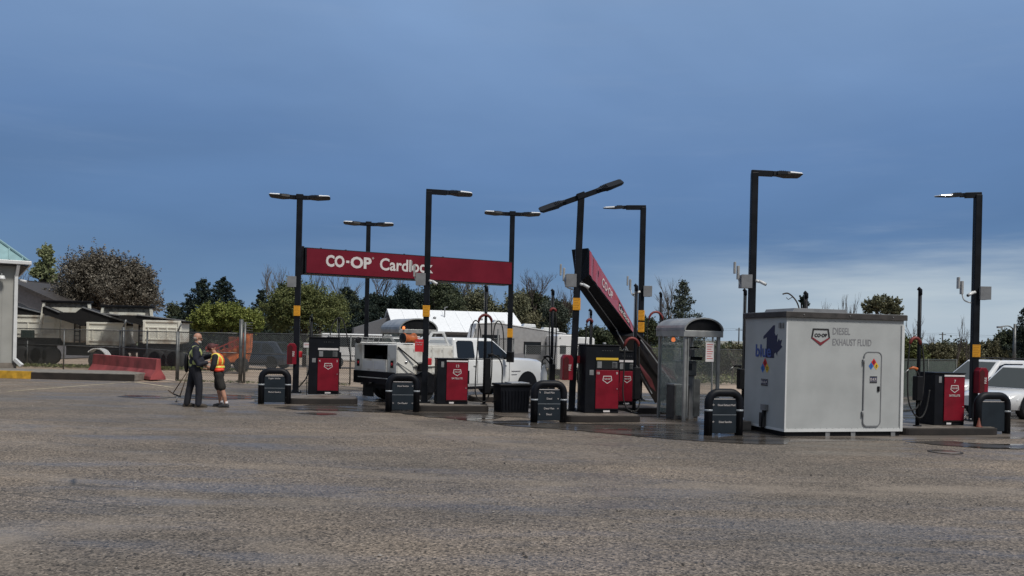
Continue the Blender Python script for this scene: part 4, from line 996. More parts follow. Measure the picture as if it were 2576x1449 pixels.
# rack, ladder and reel
m = MB()
for y in (.1, 1.9): m.bar((.05, y, 1.66), (2.0, y, 1.66), .03, .03, M_white)
for y in (.25, 1.7): m.bar((1.1, y, 1.80), (1.98, y, 1.80), .04, .04, M_white)
m.build('roof_rack', None, TR)
m = MB(); m.bar((1.2, .25, 1.63), (1.45, .25, 2.0), .06, .06, M_white); m.bar((2.05, .25, 1.63), (1.85, .25, 2.0), .06, .06, M_white); m.bar((1.4, .25, 1.99), (1.9, .25, 1.99), .05, .05, M_white); m.build('ladder_frame', None, TR)
m = MB(); m.lathe([(.02, .42), (.15, .42), (.16, .45), (.12, .47), (.12, .76), (.16, .78), (.16, .81), (.02, .81)], 18, M_orange, 'x', (0, .28, 1.80)); m.box(.5, .72, .2, .36, 1.62, 1.70, M_black); ree = m.build('hose_reel', None, TR)
MB().lathe([(.02, .39), (.14, .395), (.15, .418)], 18, M_black, 'x', (0, .28, 1.80)).build('reel_hub', None, ree)
m = MB(); m.tube([(-.05, 1.95, 1.72), (.6, 1.9, 1.72)], .012, 5, M_grey)
for k in range(4): m.tube([(.0 + k * .2, 1.7, 1.64), (.08 + k * .2, 1.7, 1.84)], .01, 4, M_grey)
m.tube([(-.05, .6, 1.84), (1.0, .6, 1.84)], .012, 5, M_grey); m.tube([(-.05, 1.5, 1.80), (1.0, 1.5, 1.80)], .012, 5, M_grey); m.build('rack_tubes', None, TR)
m = MB(); m.lathe([(.05, -.03), (.09, -.02), (.09, .02), (.05, .03)], 12, M_black, 'y', (.05, 1.9, 1.72)); m.build('work_light', None, TR)
# folded tailgate strut / crane lines seen behind the post
m = MB(); m.bar((.02, -.03, 1.56), (.75, -.12, 1.04), .03, .03, M_black); m.bar((.0, -.03, 1.14), (.55, -.1, .82), .025, .025, M_grey); m.build('door_strut', None, TR)
m = MB(); m.box(.70, 1.0, -.16, -.02, .9, 1.12, M_black); m.build('vise_box', None, TR, bevel=.02)
# cab
cab = loft_body([(2.08, .95, .985, .95, .42, 1.0, 1.24), (3.3, .95, .99, .955, .38, 1.0, 1.24), (4.45, .95, .99, .95, .40, 1.0, 1.26), (4.75, .95, .99, .93, .42, 1.02, 1.27), (5.45, .95, .99, .92, .45, 1.0, 1.24), (5.82, .94, .975, .89, .46, .98, 1.20), (5.93, .90, .94, .85, .5, .94, 1.13)], M_truckw, 'cab_body', TR)
cab.location = (0, 1, 0)
G = Green(2.12, 4.62, 2.2, 3.75, 1.22, 1.86, .95, .80, 1)
G.shell(M_truckw, 'cab_roof', TR, .07)
def xpane(xv, sg):
    br, bf, rr, rf, zb, zt, wb, wt, yc = G.a; out = []
    for x, v in xv:
        x0, x1 = br * (1 - v) + rr * v, bf * (1 - v) + rf * v; out.append(((x - x0) / (x1 - x0), v))
    G.pane(out, TR, name='side_window', sg=sg)
for sg in (-1, 1):
    xpane([(2.30, .06), (2.92, .06), (2.95, .12), (2.95, .80), (2.88, .86), (2.36, .86), (2.28, .78), (2.26, .12)], sg)
    xpane([(3.12, .06), (4.36, .06), (4.40, .14), (3.92, .70), (3.78, .84), (3.68, .86), (3.17, .86), (3.12, .80)], sg)
G.pane([(.06, .06), (.94, .06), (.93, .9), (.07, .9)], TR, 'front', name='windscreen')
m = MB()
for x in (2.14, 3.02, 4.36):
    m.box(x, x + .012, -.0, .012, .5, 1.2, M_grey)
m.box(2.14, 4.4, .002, .012, .5, .512, M_grey)
m.build('door_seam', None, TR)
m = MB(); m.box(2.86, 2.98, -.02, .0, 1.02, 1.055, M_white); m.box(4.1, 4.24, -.02, .0, 1.02, 1.055, M_white); m.build('door_handle', None, TR, bevel=.006)
m = MB(); m.box(4.46, 4.85, -.003, .008, .84, .865, M_text_grey); m.box(4.46, 4.7, -.003, .008, .74, .76, M_text_grey); m.build('badge', None, TR)
m = MB(); m.bar((4.15, .05, 1.24), (4.15, -.14, 1.26), .06, .05, M_black); m.box(4.08, 4.20, -.36, -.12, 1.14, 1.46, M_black); m.build('wing_mirror', None, TR, bevel=.02)
m = MB(); m.box(4.32, 4.42, 2.12, 2.34, 1.18, 1.44, M_black); m.build('wing_mirror', None, TR, bevel=.02)
m = MB(); arch(m, 5.19, .018, .44, -1); m.build('wheel_arch', None, TR)
m = MB(); m.box(5.88, 5.96, .25, 1.75, .62, 1.0, M_chrome); m.build('grille', None, TR, bevel=.01)
m = MB(); m.box(5.72, 5.95, .04, .3, .8, 1.0, M_lens); m.box(5.72, 5.95, 1.7, 1.96, .8, 1.0, M_lens); m.build('headlight', None, TR, bevel=.02)
m = MB(); m.box(5.85, 6.08, .05, 1.95, .42, .62, M_chrome); m.build('front_bumper', None, TR, bevel=.03)
m = MB(); m.box(2.1, 4.6, .02, .14, .33, .42, M_black); m.build('running_board', None, TR, bevel=.01)
for x, y, sg in ((1.0, .16, -1), (1.0, 1.84, 1), (5.19, .16, -1), (5.19, 1.84, 1)): wheel(TR, x, y, .41, .27, sg)
for y in (.46, 1.54): wheel(TR, 1.0, y, .41, .24, 1)

# ---- passenger cars
def car(name, label, cat, p, rz, Ln, Wd, H, paint, rails=False, mirror=True, group=None):
    t = thing(name, label, cat, p, rz, group)
    hw = Wd / 2; zb = H * .58; f = Ln / 2
    loft_body([(-f, hw * .74, hw * .80, hw * .72, .34, .62, zb * .95), (-f + .15, hw * .9, hw * .95, hw * .84, .26, .64, zb), (-f * .5, hw * .93, hw, hw * .9, .22, .62, zb * 1.0),
               (0, hw * .93, hw * .99, hw * .9, .21, .62, zb * .98), (f * .42, hw * .93, hw, hw * .9, .22, .62, zb * .97), (f * .72, hw * .92, hw * .985, hw * .84, .24, .60, zb * .90), (f * .92, hw * .82, hw * .9, hw * .7, .26, .56, zb * .80), (f, hw * .62, hw * .74, hw * .56, .3, .5, zb * .70)], paint, 'body', t)
    g = Green(-f * .90, f * .50, -f * .66, f * .12, zb * .95, H, hw * .90, hw * .70)
    g.shell(paint, 'roof', t, .06)
    for sg in (-1, 1):
        g.pane([(.14, .14), (.40, .12), (.41, .82), (.26, .84), (.16, .5)], t, sg=sg)
        g.pane([(.44, .12), (.90, .12), (.93, .3), (.93, .74), (.84, .84), (.45, .84)], t, sg=sg)
    g.pane([(.05, .06), (.95, .06), (.93, .90), (.07, .90)], t, 'front', name='windscreen', mt=mat('windscreen_glass', (.045, .055, .055), .08, var=0, spec=.5))
    g.pane([(.08, .25), (.92, .25), (.90, .88), (.10, .88)], t, 'back', name='rear_window')
    for sg in (-1, 1):
        m = MB()
        for x in (-f * .60, f * .62): arch(m, x, sg * hw * .985, .37, sg)
        m.build('wheel_arch', None, t)
        for x in (-f * .60, f * .62): wheel(t, x, sg * (hw - .115), .32, .22, sg)
        m = MB(); m.box(-f * .45, f * .45, sg * hw * .93, sg * hw * 1.0, .22, .34, M_black); m.build('sill_trim', None, t, bevel=.01)
        if mirror:
            m = MB(); m.box(f * .36, f * .42, sg * hw * .9, sg * (hw + .15), zb * .98, zb * .98 + .12, M_black); m.build('wing_mirror', None, t, bevel=.03)
        m = MB(); m.add([(f * .80, sg * hw * .92, zb * .72), (f * .97, sg * hw * .66, zb * .66), (f * .97, sg * hw * .5, zb * .66), (f * .99, sg * hw * .5, zb * .56), (f * .99, sg * hw * .68, zb * .54), (f * .84, sg * hw * .94, zb * .62)], [(0, 1, 4, 5), (1, 2, 3, 4)], M_lens)
        o = m.build('headlight', None, t); q = o.modifiers.new('s', 'SOLIDIFY'); q.thickness = .05; q.offset = 0
        if rails: MB().tube([(-f * .6, sg * hw * .62, H + .01), (-f * .55, sg * hw * .62, H + .06), (f * .0, sg * hw * .62, H + .06), (f * .08, sg * hw * .62, H + .01)], .02, 6, M_black).build('roof_rail', None, t)
    m = MB(); m.box(f * .94, f * .995, -hw * .48, hw * .48, .34, zb * .6, M_black); m.build('grille', None, t, bevel=.02)
    m = MB(); m.box(f * .9, f * 1.0, -hw * .7, hw * .7, .2, .32, M_black); m.build('lower_bumper', None, t, bevel=.02)
    return t
M_carw = mat('car_white', (.70, .71, .72), .22, var=.03, coat=.6)
car('parked_car', 'white crossover car facing the pumps behind the rightmost guard', 'car', XG(2592, 23.4) + Vector((.15, .4, 0)), R(208), 4.2, 1.66, 1.42, M_carw)
car('parked_car', 'white sport utility car with black roof rails behind the nearer white car', 'car', XG(2560, 27.3) + Vector((-.6, .6, 0)), R(200), 4.6, 1.75, 1.52, M_carw, rails=True)
car('parked_car', 'dark blue car parked beyond the wire fence behind the orange machine', 'car', XG(640, 44), R(171), 4.3, 1.75, 1.45, mat('car_dark', (.02, .028, .045), .25, var=.05, coat=.6))
bx = thing('parked_van', 'white van roof seen beside the far kiosk behind the truck bed', 'van', XG(925, 48), R(10))
m = MB(); m.prism([(-2.6, .4), (2.2, .4), (2.3, .9), (1.7, 1.2), (1.3, 1.95), (-2.6, 1.95)], -.9, .9, M_carw); m.build('body', None, bx, bevel=.08)
m = MB(); m.prism([(-2.3, 1.2), (1.5, 1.2), (1.2, 1.75), (-2.3, 1.75)], -.91, -.903, M_glass); m.build('window_band', None, bx)
for x in (-1.7, 1.6): wheel(bx, x, -.82, .34, .22, -1)

# ---- caravans
def caravan(label, p, rz, Ln, H, prof, windows, domes):
    t = thing('travel_trailer', label, 'caravan', p, rz, 'caravans beyond the truck')
    m = MB(); m.prism(prof, 0, 2.3, mat('caravan_side', (.33, .33, .335), .45, var=.06)); m.build('shell', None, t, bevel=.05)
    m = MB(); pr = [q for q in prof if q[1] > H * .55]
    for a, b in zip(pr, pr[1:]): m.bar((a[0], 1.15, a[1] + .02), (b[0], 1.15, b[1] + .02), 2.36, .05, M_white, up=(0, 0, 1))
    m.build('roof', None, t, bevel=.01)
    for x0, x1, z0, z1 in windows:
        o = MB().box(x0, x1, -.02, -.002, z0, z1, M_glass).build('window', None, t, bevel=.02)
        MB().box(x0 - .04, x1 + .04, -.012, -.001, z0 - .04, z1 + .04, M_black).build('frame', None, o)
    for x, z, l in domes:
        m = MB(); m.prism([(x, z), (x + l, z), (x + l * .92, z + .16), (x + l * .12, z + .18)], .6, 1.3, M_white); m.build('roof_unit', None, t, bevel=.03)
    m = MB(); m.prism([(.8, .95), (3.8, 1.35), (Ln - 1.5, 1.0), (3.5, .9)], -.006, -.0015, M_text_grey); m.prism([(3.0, .62), (Ln - .3, .7), (Ln - .3, .8), (3.0, .7)], -.006, -.0015, M_black); m.build('side_stripe', None, t)
    for x in (Ln * .55, Ln * .55 + .85): wheel(t, x, .1, .34, .22, -1)
    return t
C1 = caravan('grey and white travel trailer with roof vents directly behind the truck bonnet', XG(1187, 41.0), R(10), 6.2, 2.5,
             [(.3, .9), (1.6, .9), (1.8, .45), (4.7, .45), (4.7, 2.16), (1.2, 2.62), (.2, 2.55), (.0, 1.8)], [(2.6, 3.4, 1.15, 1.7), (3.7, 4.3, 1.15, 1.7), (.5, 1.3, 1.5, 2.0)], [(1.1, 2.62, .6), (2.6, 2.46, .7), (3.6, 2.3, .9)])
t = thing('travel_trailer', 'white caravan end with dark windows between the bent pole and the grey caravan', 'caravan', XG(1422, 40), R(14), 'caravans beyond the truck')
m = MB(); m.prism([(-.45, .45), (.45, .45), (.45, 2.05), (.35, 2.12), (-.35, 2.12), (-.45, 2.05)], 0, 5.0, M_truckw); m.build('shell', None, t, bevel=.04)
m = MB(); m.box(-.3, .0, -.02, -.001, 1.2, 1.6, M_glass); m.lathe([(.03, -.02), (.03, -.001)], 8, M_black, 'y', (.3, 0, 1.95)); m.lathe([(.03, -.02), (.03, -.001)], 8, M_black, 'y', (-.3, 0, 1.95)); m.build('window', None, t)
wheel(t, 0, 1.5, .33, .2, -1)
t = thing('travel_trailer', 'white caravan end with dark lamps just right of the bent pole', 'caravan', XG(1472, 43), R(14), 'caravans beyond the truck')
m = MB(); m.prism([(-.5, .45), (.48, .45), (.48, 1.95), (.38, 2.03), (-.4, 2.03), (-.5, 1.95)], 0, 5.0, M_truckw); m.build('shell', None, t, bevel=.04)
m = MB(); m.box(-.42, .1, -.02, -.001, .95, 1.5, M_glass); m.build('window', None, t)
m = MB(); m.box(-.4, .1, -.02, -.001, 1.65, 1.72, M_text_grey); m.lathe([(.05, -.02), (.05, -.001)], 8, M_black, 'y', (.3, 0, 1.6)); m.build('marker', None, t)
wheel(t, 0, 1.5, .33, .2, -1)

# ---- dump trailers on the left
def dump(label, px0, px1, ytop, Y, rz, head, tail, tarp_hi, rev=False, ht=.0):
    a, b = P3(px0, ytop, Y), P3(px1, ytop, Y)
    Ln = (b.x - a.x) / math.cos(rz) ; zt = (a.z + b.z) / 2
    t = thing('dump_trailer', label, 'dump trailer', (a.x, Y, 0), rz, 'parked dump trailers behind the fence')
    mw = mat('dump_body', (.62, .61, .54), .6, var=.2, scale=1.3, dirt=(.38, .31, .24))
    z0 = zt - 1.15
    m = MB(); m.prism([(0, z0 + .1), (.15, z0), (Ln - .15, z0), (Ln, z0 + .1), (Ln, zt), (0, zt)], 0, 1.1, mw)
    m.box(-.02, Ln + .02, -.05, .0, zt - .09, zt, mw); m.box(-.02, Ln + .02, -.04, 0, zt - .38, zt - .32, mw); m.box(-.01, Ln, -.04, 0, z0 + .18, z0 + .25, mw)
    for k in range(4): x = Ln * (k + .5) / 4; m.box(x, x + .07, -.035, 0, z0 + .25, zt - .38, mw)
    for x in (0, Ln - .12): m.box(x, x + .12, -.06, 0, z0, zt, mw)
    m.build('tipping_body', None, t, bevel=.008)
    m = MB(); m.box(.1, Ln - .1, .6, 1.6, z0 - .38, z0, M_black); m.box(-.3, Ln + .3, .7, 1.5, z0 - .3, z0 - .12, M_black); m.build('chassis', None, t)
    m = MB(); m.box(.2, Ln - .2, .1, .14, .35, z0, M_rubber); m.build('side_skirt', None, t)
    for x in (.7, 1.6, Ln - 1.4, Ln - .5):
        if 0 < x < Ln: wheel(t, x, .16, .46, .3, -1)
    hx0 = head
    q_ = [P3(a_, b_, Y) for a_, b_ in tarp_hi]
    m = MB(); m.prism([(v.x - a.x, v.z) for v in q_], .03, 1.1, mat('tarp', (.006, .006, .0065), .8, var=.2, bump=.4, bscale=6)); m.build('tarp', None, t)
    up = [v for v in q_][:-3] if len(q_) > 6 else q_[:3]
    m = MB()
    for c_, d_ in zip(up, up[1:]):
        if d_.z < c_.z - .01 and (d_ - c_).length > .6: m.bar((c_.x - a.x, .0, c_.z + .02), (d_.x - a.x, .0, d_.z + .02), .08, .05, M_grey)
    if m.v: m.build('tarp_rail', None, t)
    return t, z0, zt, Ln
d1, z0, zt, Ln = dump('stained white dump trailer at the shop corner with tarp sloping down from left', 20, 152, 793, 43, 0, 0, 0, [(20, 760), (42, 772), (130, 794), (130, 799), (20, 799)])
d2, z0b, ztb, Lnb = dump('white rounded dump trailer in the middle with black tarp and shaded interior rising to the left', 219, 318, 811, 42, 0, 0, 0, [(106, 772), (112, 771), (150, 787), (188, 787), (202, 776), (208, 774), (328, 815), (324, 820), (205, 820), (150, 804), (106, 789)])  # middle of the tarp outline also fills in the shaded trailer interior
d3, z0c, ztc, Lnc = dump('white dump trailer on the right by the gate with black tarp and side ribs', 361, 455, 806, 41, 0, 0, 0, [(258, 789), (300, 794), (345, 793), (466, 808), (462, 812), (358, 819), (330, 812), (296, 800)])
for (pa, pb, yt, yb, Y, lab) in ((150, 214, 800, 862, 42.6, 'pale rounded trailer nose between the left and middle dump trailers'), (332, 360, 805, 862, 41.6, 'pale trailer nose with ladder between the middle and right dump trailers')):
    A, B = P3(pa, yt, Y), P3(pb, yb, Y); W_ = B.x - A.x
    t = thing('trailer_nose', lab, 'trailer nose', (A.x, Y, 0), 0, 'trailer noses behind the fence')
    m = MB(); m.prism([(0, A.z), (W_ * .5, A.z - .1), (W_, A.z - .35), (W_, B.z + .1), (W_ * .85, B.z), (.1, B.z), (0, B.z + .2)], .1, 1.1, mat('dump_body', (0, 0, 0))); m.build('shell', None, t, bevel=.06)
    m = MB()
    for k in range(6): m.box(W_ * .55, W_ * .55 + .3, .02, .06, B.z + .1 + k * .22, B.z + .14 + k * .22, M_trim)
    m.box(W_ * .55, W_ * .55 + .04, .02, .09, B.z, A.z - .2, M_trim); m.box(W_ * .55 + .27, W_ * .55 + .31, .02, .09, B.z, A.z - .25, M_trim); m.build('ladder', None, t)
    MB().box(.1, W_, .5, 1.6, .5, B.z, M_black).build('chassis', None, t)
def bulkhead(label, px0, px1, yt, yb, Y):
    a, b = P3(px0, yt, Y), P3(px1, yb, Y); Wd = b.x - a.x
    t = thing('tipped_bulkhead', label, 'bulkhead', (a.x, Y, 0), R(4), 'raised bulkheads of the dump trailers')
    H = a.z; h = H - b.z
    m = MB(); m.box(0, Wd, .05, .15, H - h, H - .12, mat('grimy_steel', (.20, .19, .17), .6, var=.3)); m.box(.3, Wd - .3, .02, .05, H - h * .8, H - .35, mat('dump_body', (0, 0, 0))); m.build('plate', None, t)
    m = MB(); m.box(-.12, Wd + .12, -.1, .25, H - .12, H, M_black); m.build('hood', None, t, bevel=.02)
    m = MB(); m.bar((0, 0, H - .1), (-.15, 0, H - h - .5), .12, .12, mat('dump_body', (0, 0, 0))); m.build('stanchion', None, t)
    m = MB(); m.bar((Wd, 0, H - .1), (Wd + .12, 0, H - h - .5), .12, .12, mat('dump_body', (0, 0, 0))); m.build('stanchion', None, t)
bulkhead('wide grey tipping bulkhead with black hood on the left above the trailers', 112, 220, 755, 794, 42.5)
bulkhead('grey tipping bulkhead with black hood on the right below the russet tree', 260, 376, 767, 800, 42.5)
bk_ = thing('mudguard', 'white curved mudguard over a wheel beside the red barrier', 'mudguard', XG(240, 38.5))
m = MB(); P = [(.5 * math.cos(R(a)), .5 + .5 * math.sin(R(a))) for a in range(20, 150, 10)]; m.prism(P + [(x * .92, .5 + (z - .5) * .92) for x, z in reversed(P)], 0, .5, M_white); m.build('guard', None, bk_); wheel(bk_, 0, .25, .42, .3, -1)

# ---- orange machine
om = thing('orange_machine', 'rusty orange loader with a red lattice boom behind the fence', 'loader', XG(588, 38.5), R(6))
om.scale = (.86, .86, .95)
m = MB(); m.prism([(-.9, .5), (.55, .5), (.7, 1.0), (.75, 1.95), (.45, 1.98), (.3, 1.3), (-.6, 1.15), (-.95, .9)], 0, 1.1, M_orange); m.build('hull', None, om, bevel=.03)
m = MB(); m.box(.3, .75, .1, 1.0, 1.2, 1.9, M_orange); m.box(-.35, .22, .15, .9, 1.15, 1.75, mat('dark_rust', (.16, .05, .025), .7, var=.3)); m.build('cab_column', None, om, bevel=.02)  # second block in a darker rust brown
m = MB()
A_, B_ = Vector((-1.05, -.2, 1.1)), Vector((.5, -.2, 1.75)); dn = Vector((0.1, 0, -.3))
m.bar(A_, B_, .06, .06, mat('boom_red', (.26, .03, .02), .5, var=.2)); m.bar(A_ + dn, B_ + dn, .06, .06, mat('boom_red', (0, 0, 0)))
for k in range(7):
    a = A_.lerp(B_, k / 6); b = A_.lerp(B_, min(1, (k + .5) / 6)) + dn
    m.bar(a, b, .035, .035, mat('boom_red', (0, 0, 0))); m.bar(a, a + dn, .035, .035, mat('boom_red', (0, 0, 0)))
m.build('lattice_boom', None, om)
m = MB(); m.prism([(-1.5, .95), (-1.05, 1.0), (-.95, 1.35), (-1.35, 1.4), (-1.55, 1.2)], .1, .6, mat('boom_red', (0, 0, 0))); m.build('boom_head', None, om, bevel=.02)
for x in (-.55, .4): wheel(om, x, .0, .38, .25, -1)
# ------------------------------------------------------------------ shop building at the left edge
kz = .24
tag(MB().box(-32, P3(345, 940, 31.2).x, 31.0, 33.2, -.04, kz, mat('walk_concrete', (.20, .185, .165), .8, var=.15, bump=.2)).build('sidewalk', None, None, bevel=.02), kind='structure')
tag(MB().box(-32, P3(79, 940, 31.0).x, 30.95, 30.997, -.03, kz - .01, M_yellow).box(-32, P3(79, 940, 31.0).x, 30.95, 31.15, kz - .01, kz + .006, M_yellow).build('kerb_paint', None, None), kind='structure')
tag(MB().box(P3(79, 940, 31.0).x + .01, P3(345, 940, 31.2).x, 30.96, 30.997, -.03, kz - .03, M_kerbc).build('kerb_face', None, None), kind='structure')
cx = P3(40, 900, 33.4).x
SH = thing('shop_building', 'pale panelled shop corner with teal metal roof and white downspout', 'building', (cx, 33.4, 0), R(33))
mwall = mat('shop_wall', (.34, .34, .32), .7, var=.06, scale=1)
m = MB(); m.box(-12, 0, 0, 9, 0, 4.4, mwall)
for k in range(16): m.box(-.12 - k * .4, -.10 - k * .4, -.02, 0, .3, 4.4, mwall)
m.build('wall', None, SH)
m = MB(); m.box(-12, .02, -.03, .0, 0, .45, M_conc); m.build('plinth', None, SH)
teal = mat('teal_roof', (.27, .43, .45), .35, metal=.2, var=.1, scale=2)
ev = 4.50; OH = .34
m = MB()
m.add([(OH, -OH, ev), (-13, -OH, ev), (-13, 4.5, ev + 4.6), (-5.2, 4.5, ev + 4.6), (OH, 9 + OH, ev)], [(0, 1, 2, 3), (0, 3, 4)], teal)
for k in range(24):
    x = OH - .45 * k - .2
    if x > -12.9:
        y1 = min(4.5, -OH + (OH - x) * .88) if x > -5.2 else 4.5
        fr = (y1 + OH) / (4.5 + OH)
        m.bar((x, -OH, ev + .03), (x, y1, ev + .03 + 4.6 * fr), .035, .06, teal)
for k in range(18):
    y = -OH + .5 * k + .3; yy = min(y, 9 - y)
    fr = min(1, (yy + OH) / (4.5 + OH)); m.bar((OH, y, ev + .03), (OH - (OH + 5.2) * fr, 4.5 if False else y, ev + .03 + 4.6 * fr), .035, .06, teal)
m.bar((OH, -OH, ev + .04), (-5.2, 4.5, ev + 4.64), .12, .06, teal); m.bar((-5.2, 4.5, ev + 4.64), (-13, 4.5, ev + 4.64), .14, .06, teal)
m.build('roof', None, SH, fix=True)
m = MB(); m.box(-13, OH + .1, -OH - .12, -OH, ev - .13, ev + .02, M_white); m.box(OH, OH + .12, -OH, 9.6, ev - .13, ev + .02, M_white); m.build('gutter', None, SH, bevel=.02)
m = MB(); m.box(-13, OH, -OH, 9.5, ev - .2, ev - .15, M_trim); m.build('soffit', None, SH)
m = MB(); m.bar((.0, -OH - .02, ev - .15), (-.05, -.1, ev - .6), .11, .11, M_white); m.bar((-.05, -.1, ev - .55), (-.05, -.1, .55), .12, .12, M_white); m.bar((-.05, -.1, .6), (.2, -.35, .35), .12, .12, M_white); m.build('downspout', None, SH)
m = MB(); m.box(-1.5, -.62, -.05, .0, 1.5, 3.1, M_trim); wn = m.build('window', None, SH); MB().box(-1.42, -.70, -.06, -.052, 1.58, 3.02, M_glass).build('glass', None, wn)
m = MB(); m.lathe([(.09, 0), (.13, -.12), (.13, -.15), (.02, -.15)], 12, M_white, c=(-.55, -.25, 3.9)); m.bar((-.55, 0, 4.0), (-.55, -.25, 3.95), .03, .03, M_white); m.build('wall_lamp', None, SH)
m = MB(); m.tube([(.08, -.2, 3.75), (.3, -.3, 3.7)], .05, 8, M_white); m.build('security_camera', None, SH)
sg_ = P3(75, 745, 52)
SD = thing('grey_shed', 'low grey shed with dark sloping roof behind the left dump trailer', 'shed', (sg_.x, 52, 0), R(0))
m = MB(); m.prism([(-6, 0), (2.1, 0), (2.1, 3.3), (-1.4, 4.75), (-6, 4.9)], 0, 8, mat('shed_wall', (.20, .20, .215), .7, var=.08)); m.build('wall', None, SD)
m = MB(); m.bar((-6.2, 3.8, 5.0), (-1.2, 3.8, 4.85), 8.6, .14, M_trim); m.bar((-1.4, 3.8, 4.88), (2.4, 3.8, 3.3), 8.6, .14, M_trim); m.build('roof', None, SD)
bg_ = thing('box_sign', 'small dark green box on a post behind the fence at the shop corner', 'box', XG(65, 41.5))
m = MB(); m.box(-.3, .3, 0, .2, 1.35, 1.75, mat('green_box', (.02, .035, .03), .5)); m.build('case', None, bg_, bevel=.03); MB().tube([(0, .1, 0), (0, .1, 1.4)], .03, 6, M_galv).build('post', None, bg_)

# ------------------------------------------------------------------ red barrier
def barrier():
    a = Vector((*P3(398, 955, 31.6).xy, 0)); b = Vector((*P3(238, 930, 36.0).xy, 0))
    d = a - b; Ln = d.length
    t = thing('concrete_barrier', 'red painted concrete barrier at the end of the sidewalk', 'barrier', b, math.atan2(d.y, d.x))
    m = MB(); prof = [(-.3, 0), (.3, 0), (.28, .12), (.11, .38), (.08, .80), (-.08, .80), (-.11, .38), (-.28, .12)]
    m.prism([(y, z) for y, z in prof], 0, Ln, mat('barrier_red', (.30, .06, .065), .7, var=.2, scale=2, bump=.2), axis='x'); m.build('block', None, t, bevel=.02)
barrier()

# ------------------------------------------------------------------ chain-link fences
def fence(name, label, pts, h, posts, mesh=True, mid=None, wire=M_wire, group=None, gap=.075, privacy=None, postmat=None, tall=()):
    t = thing(name, label, 'fence', (pts[0][0], pts[0][1], 0), 0, group)
    o0 = Vector((pts[0][0], pts[0][1], 0)); pm = postmat or M_galv
    P = [Vector((x, y, 0)) - o0 for x, y in pts]
    m = MB()
    for a, b in zip(P, P[1:]):
        m.tube([a + Vector((0, 0, h)), b + Vector((0, 0, h))], .022, 6, pm)
        if mid: m.tube([a + Vector((0, 0, mid)), b + Vector((0, 0, mid))], .02, 6, pm)
    m.build('rail', None, t)
    for a, b in zip(P, P[1:]):
        L_ = (b - a).length; k = max(1, round(L_ / posts))
        for i in range(k + 1):
            if i == 0 and a is not P[0]: continue
            MB().tube([a.lerp(b, i / k), a.lerp(b, i / k) + Vector((0, 0, h + .03))], .03, 7, pm).build('post', None, t)
    if mesh:
        m = MB(); w_ = .0045
        for a, b in zip(P, P[1:]):
            d = (b - a); L_ = d.length; d.normalize(); n = Vector((d.y, -d.x, 0)) * .001
            k = int((L_ + h) / gap)
            for i in range(k):
                s = i * gap - h
                for sg in (1, -1):
                    # line x = s + z or x = s + h - z
                    z0, z1 = max(0, -s), min(h, L_ - s)
                    if z1 - z0 < .02: continue
                    if sg == 1: q0, q1 = (s + z0, z0), (s + z1, z1)
                    else: q0, q1 = (L_ - s - z0, z0), (L_ - s - z1, z1)
                    A, B = a + d * q0[0] + Vector((0, 0, q0[1] + .02)), a + d * q1[0] + Vector((0, 0, q1[1]))
                    off = (d * 1 - Vector((0, 0, sg))).normalized() * w_
                    m.add([A - off + n * sg, A + off + n * sg, B + off + n * sg, B - off + n * sg], [(0, 1, 2, 3)], wire)
        o = m.build('wire_mesh', None, t, fix=False)
    if privacy:
        m = MB()
        for a, b in zip(P, P[1:]):
            d = (b - a).normalized(); m.bar(a + Vector((0, .03, h / 2)), b + Vector((0, .03, h / 2)), .01, h - .06, privacy)
        m.build('screen', None, t)
    return t
def xy(px, Y): v = XG(px, Y); return (v.x, v.y)
fence('chain_link_fence', 'chain link fence running in front of the dump trailers to the gate post', [xy(30, 38.5), xy(300, 35.4), xy(445, 31.4)], 1.83, 3.0, mid=1.12, group='chain link fences round the lot')
fence('chain_link_fence', 'chain link gate behind the two people', [xy(448, 31.4), xy(602, 31.0)], 1.83, 6, mid=1.1, group='chain link fences round the lot')
fence('chain_link_fence', 'chain link fence behind the left pump and the truck', [xy(612, 31.2), xy(880, 31.4), xy(1290, 32.5)], 1.85, 3.2, mid=1.08, group='chain link fences round the lot')
fence('chain_link_fence', 'chain link fence crossing behind the fallen sign and the clear kiosk', [xy(1320, 33.5), xy(1880, 38.0)], 1.6, 3.2, mid=None, group='chain link fences round the lot')
fence('chain_link_fence', 'green screened chain link fence right of the white cabin', [xy(2255, 31.0), xy(2404, 34.0)], 1.42, 3.0, privacy=mat('green_screen', (.055, .085, .06), .8, var=.2), group='chain link fences round the lot', postmat=mat('green_post', (.05, .06, .05), .5))
def gpost(px, Y, h, label, arm=0, r=.045):
    t = thing('gate_post', label, 'post', XG(px, Y), 0, 'fence gate posts')
    m = MB().tube([(0, 0, 0), (0, 0, h)], r, 10, M_galv)
    if arm: m.tube([(0, 0, h - .02), (arm, 0, h + .32)], r * .7, 8, M_galv)
    m.build('shaft', None, t)
    if label.startswith('thick'):
        m = MB()
        for k in range(4): m.tube([(0, 0, h - .1 - k * .09), (.42, .02, h - .12 - k * .10)], .012, 5, M_galv)
        m.build('barbs', None, t); MB().tube([(.14, 0, 0), (.14, 0, h - .1)], r * .7, 8, M_galv).build('second_shaft', None, t)
gpost(444, 31.3, 1.85, 'galvanised gate post with a tilted top arm beside the right dump trailer', .14)
gpost(604, 30.95, 2.35, 'thick double gate post with barbed arms right of the two people', 0, .07)
gpost(308, 35.3, 1.98, 'plain fence corner post behind the red barrier', .1, .06)

# ------------------------------------------------------------------ white-roofed building
a = P3(998, 840, 58)
WR = thing('metal_building', 'low metal building with bright white roof behind the truck', 'building', (a.x, 58, 0), R(16))
Lb, Wb, hw_, hr = 9.2, 7.0, 2.35, 3.75
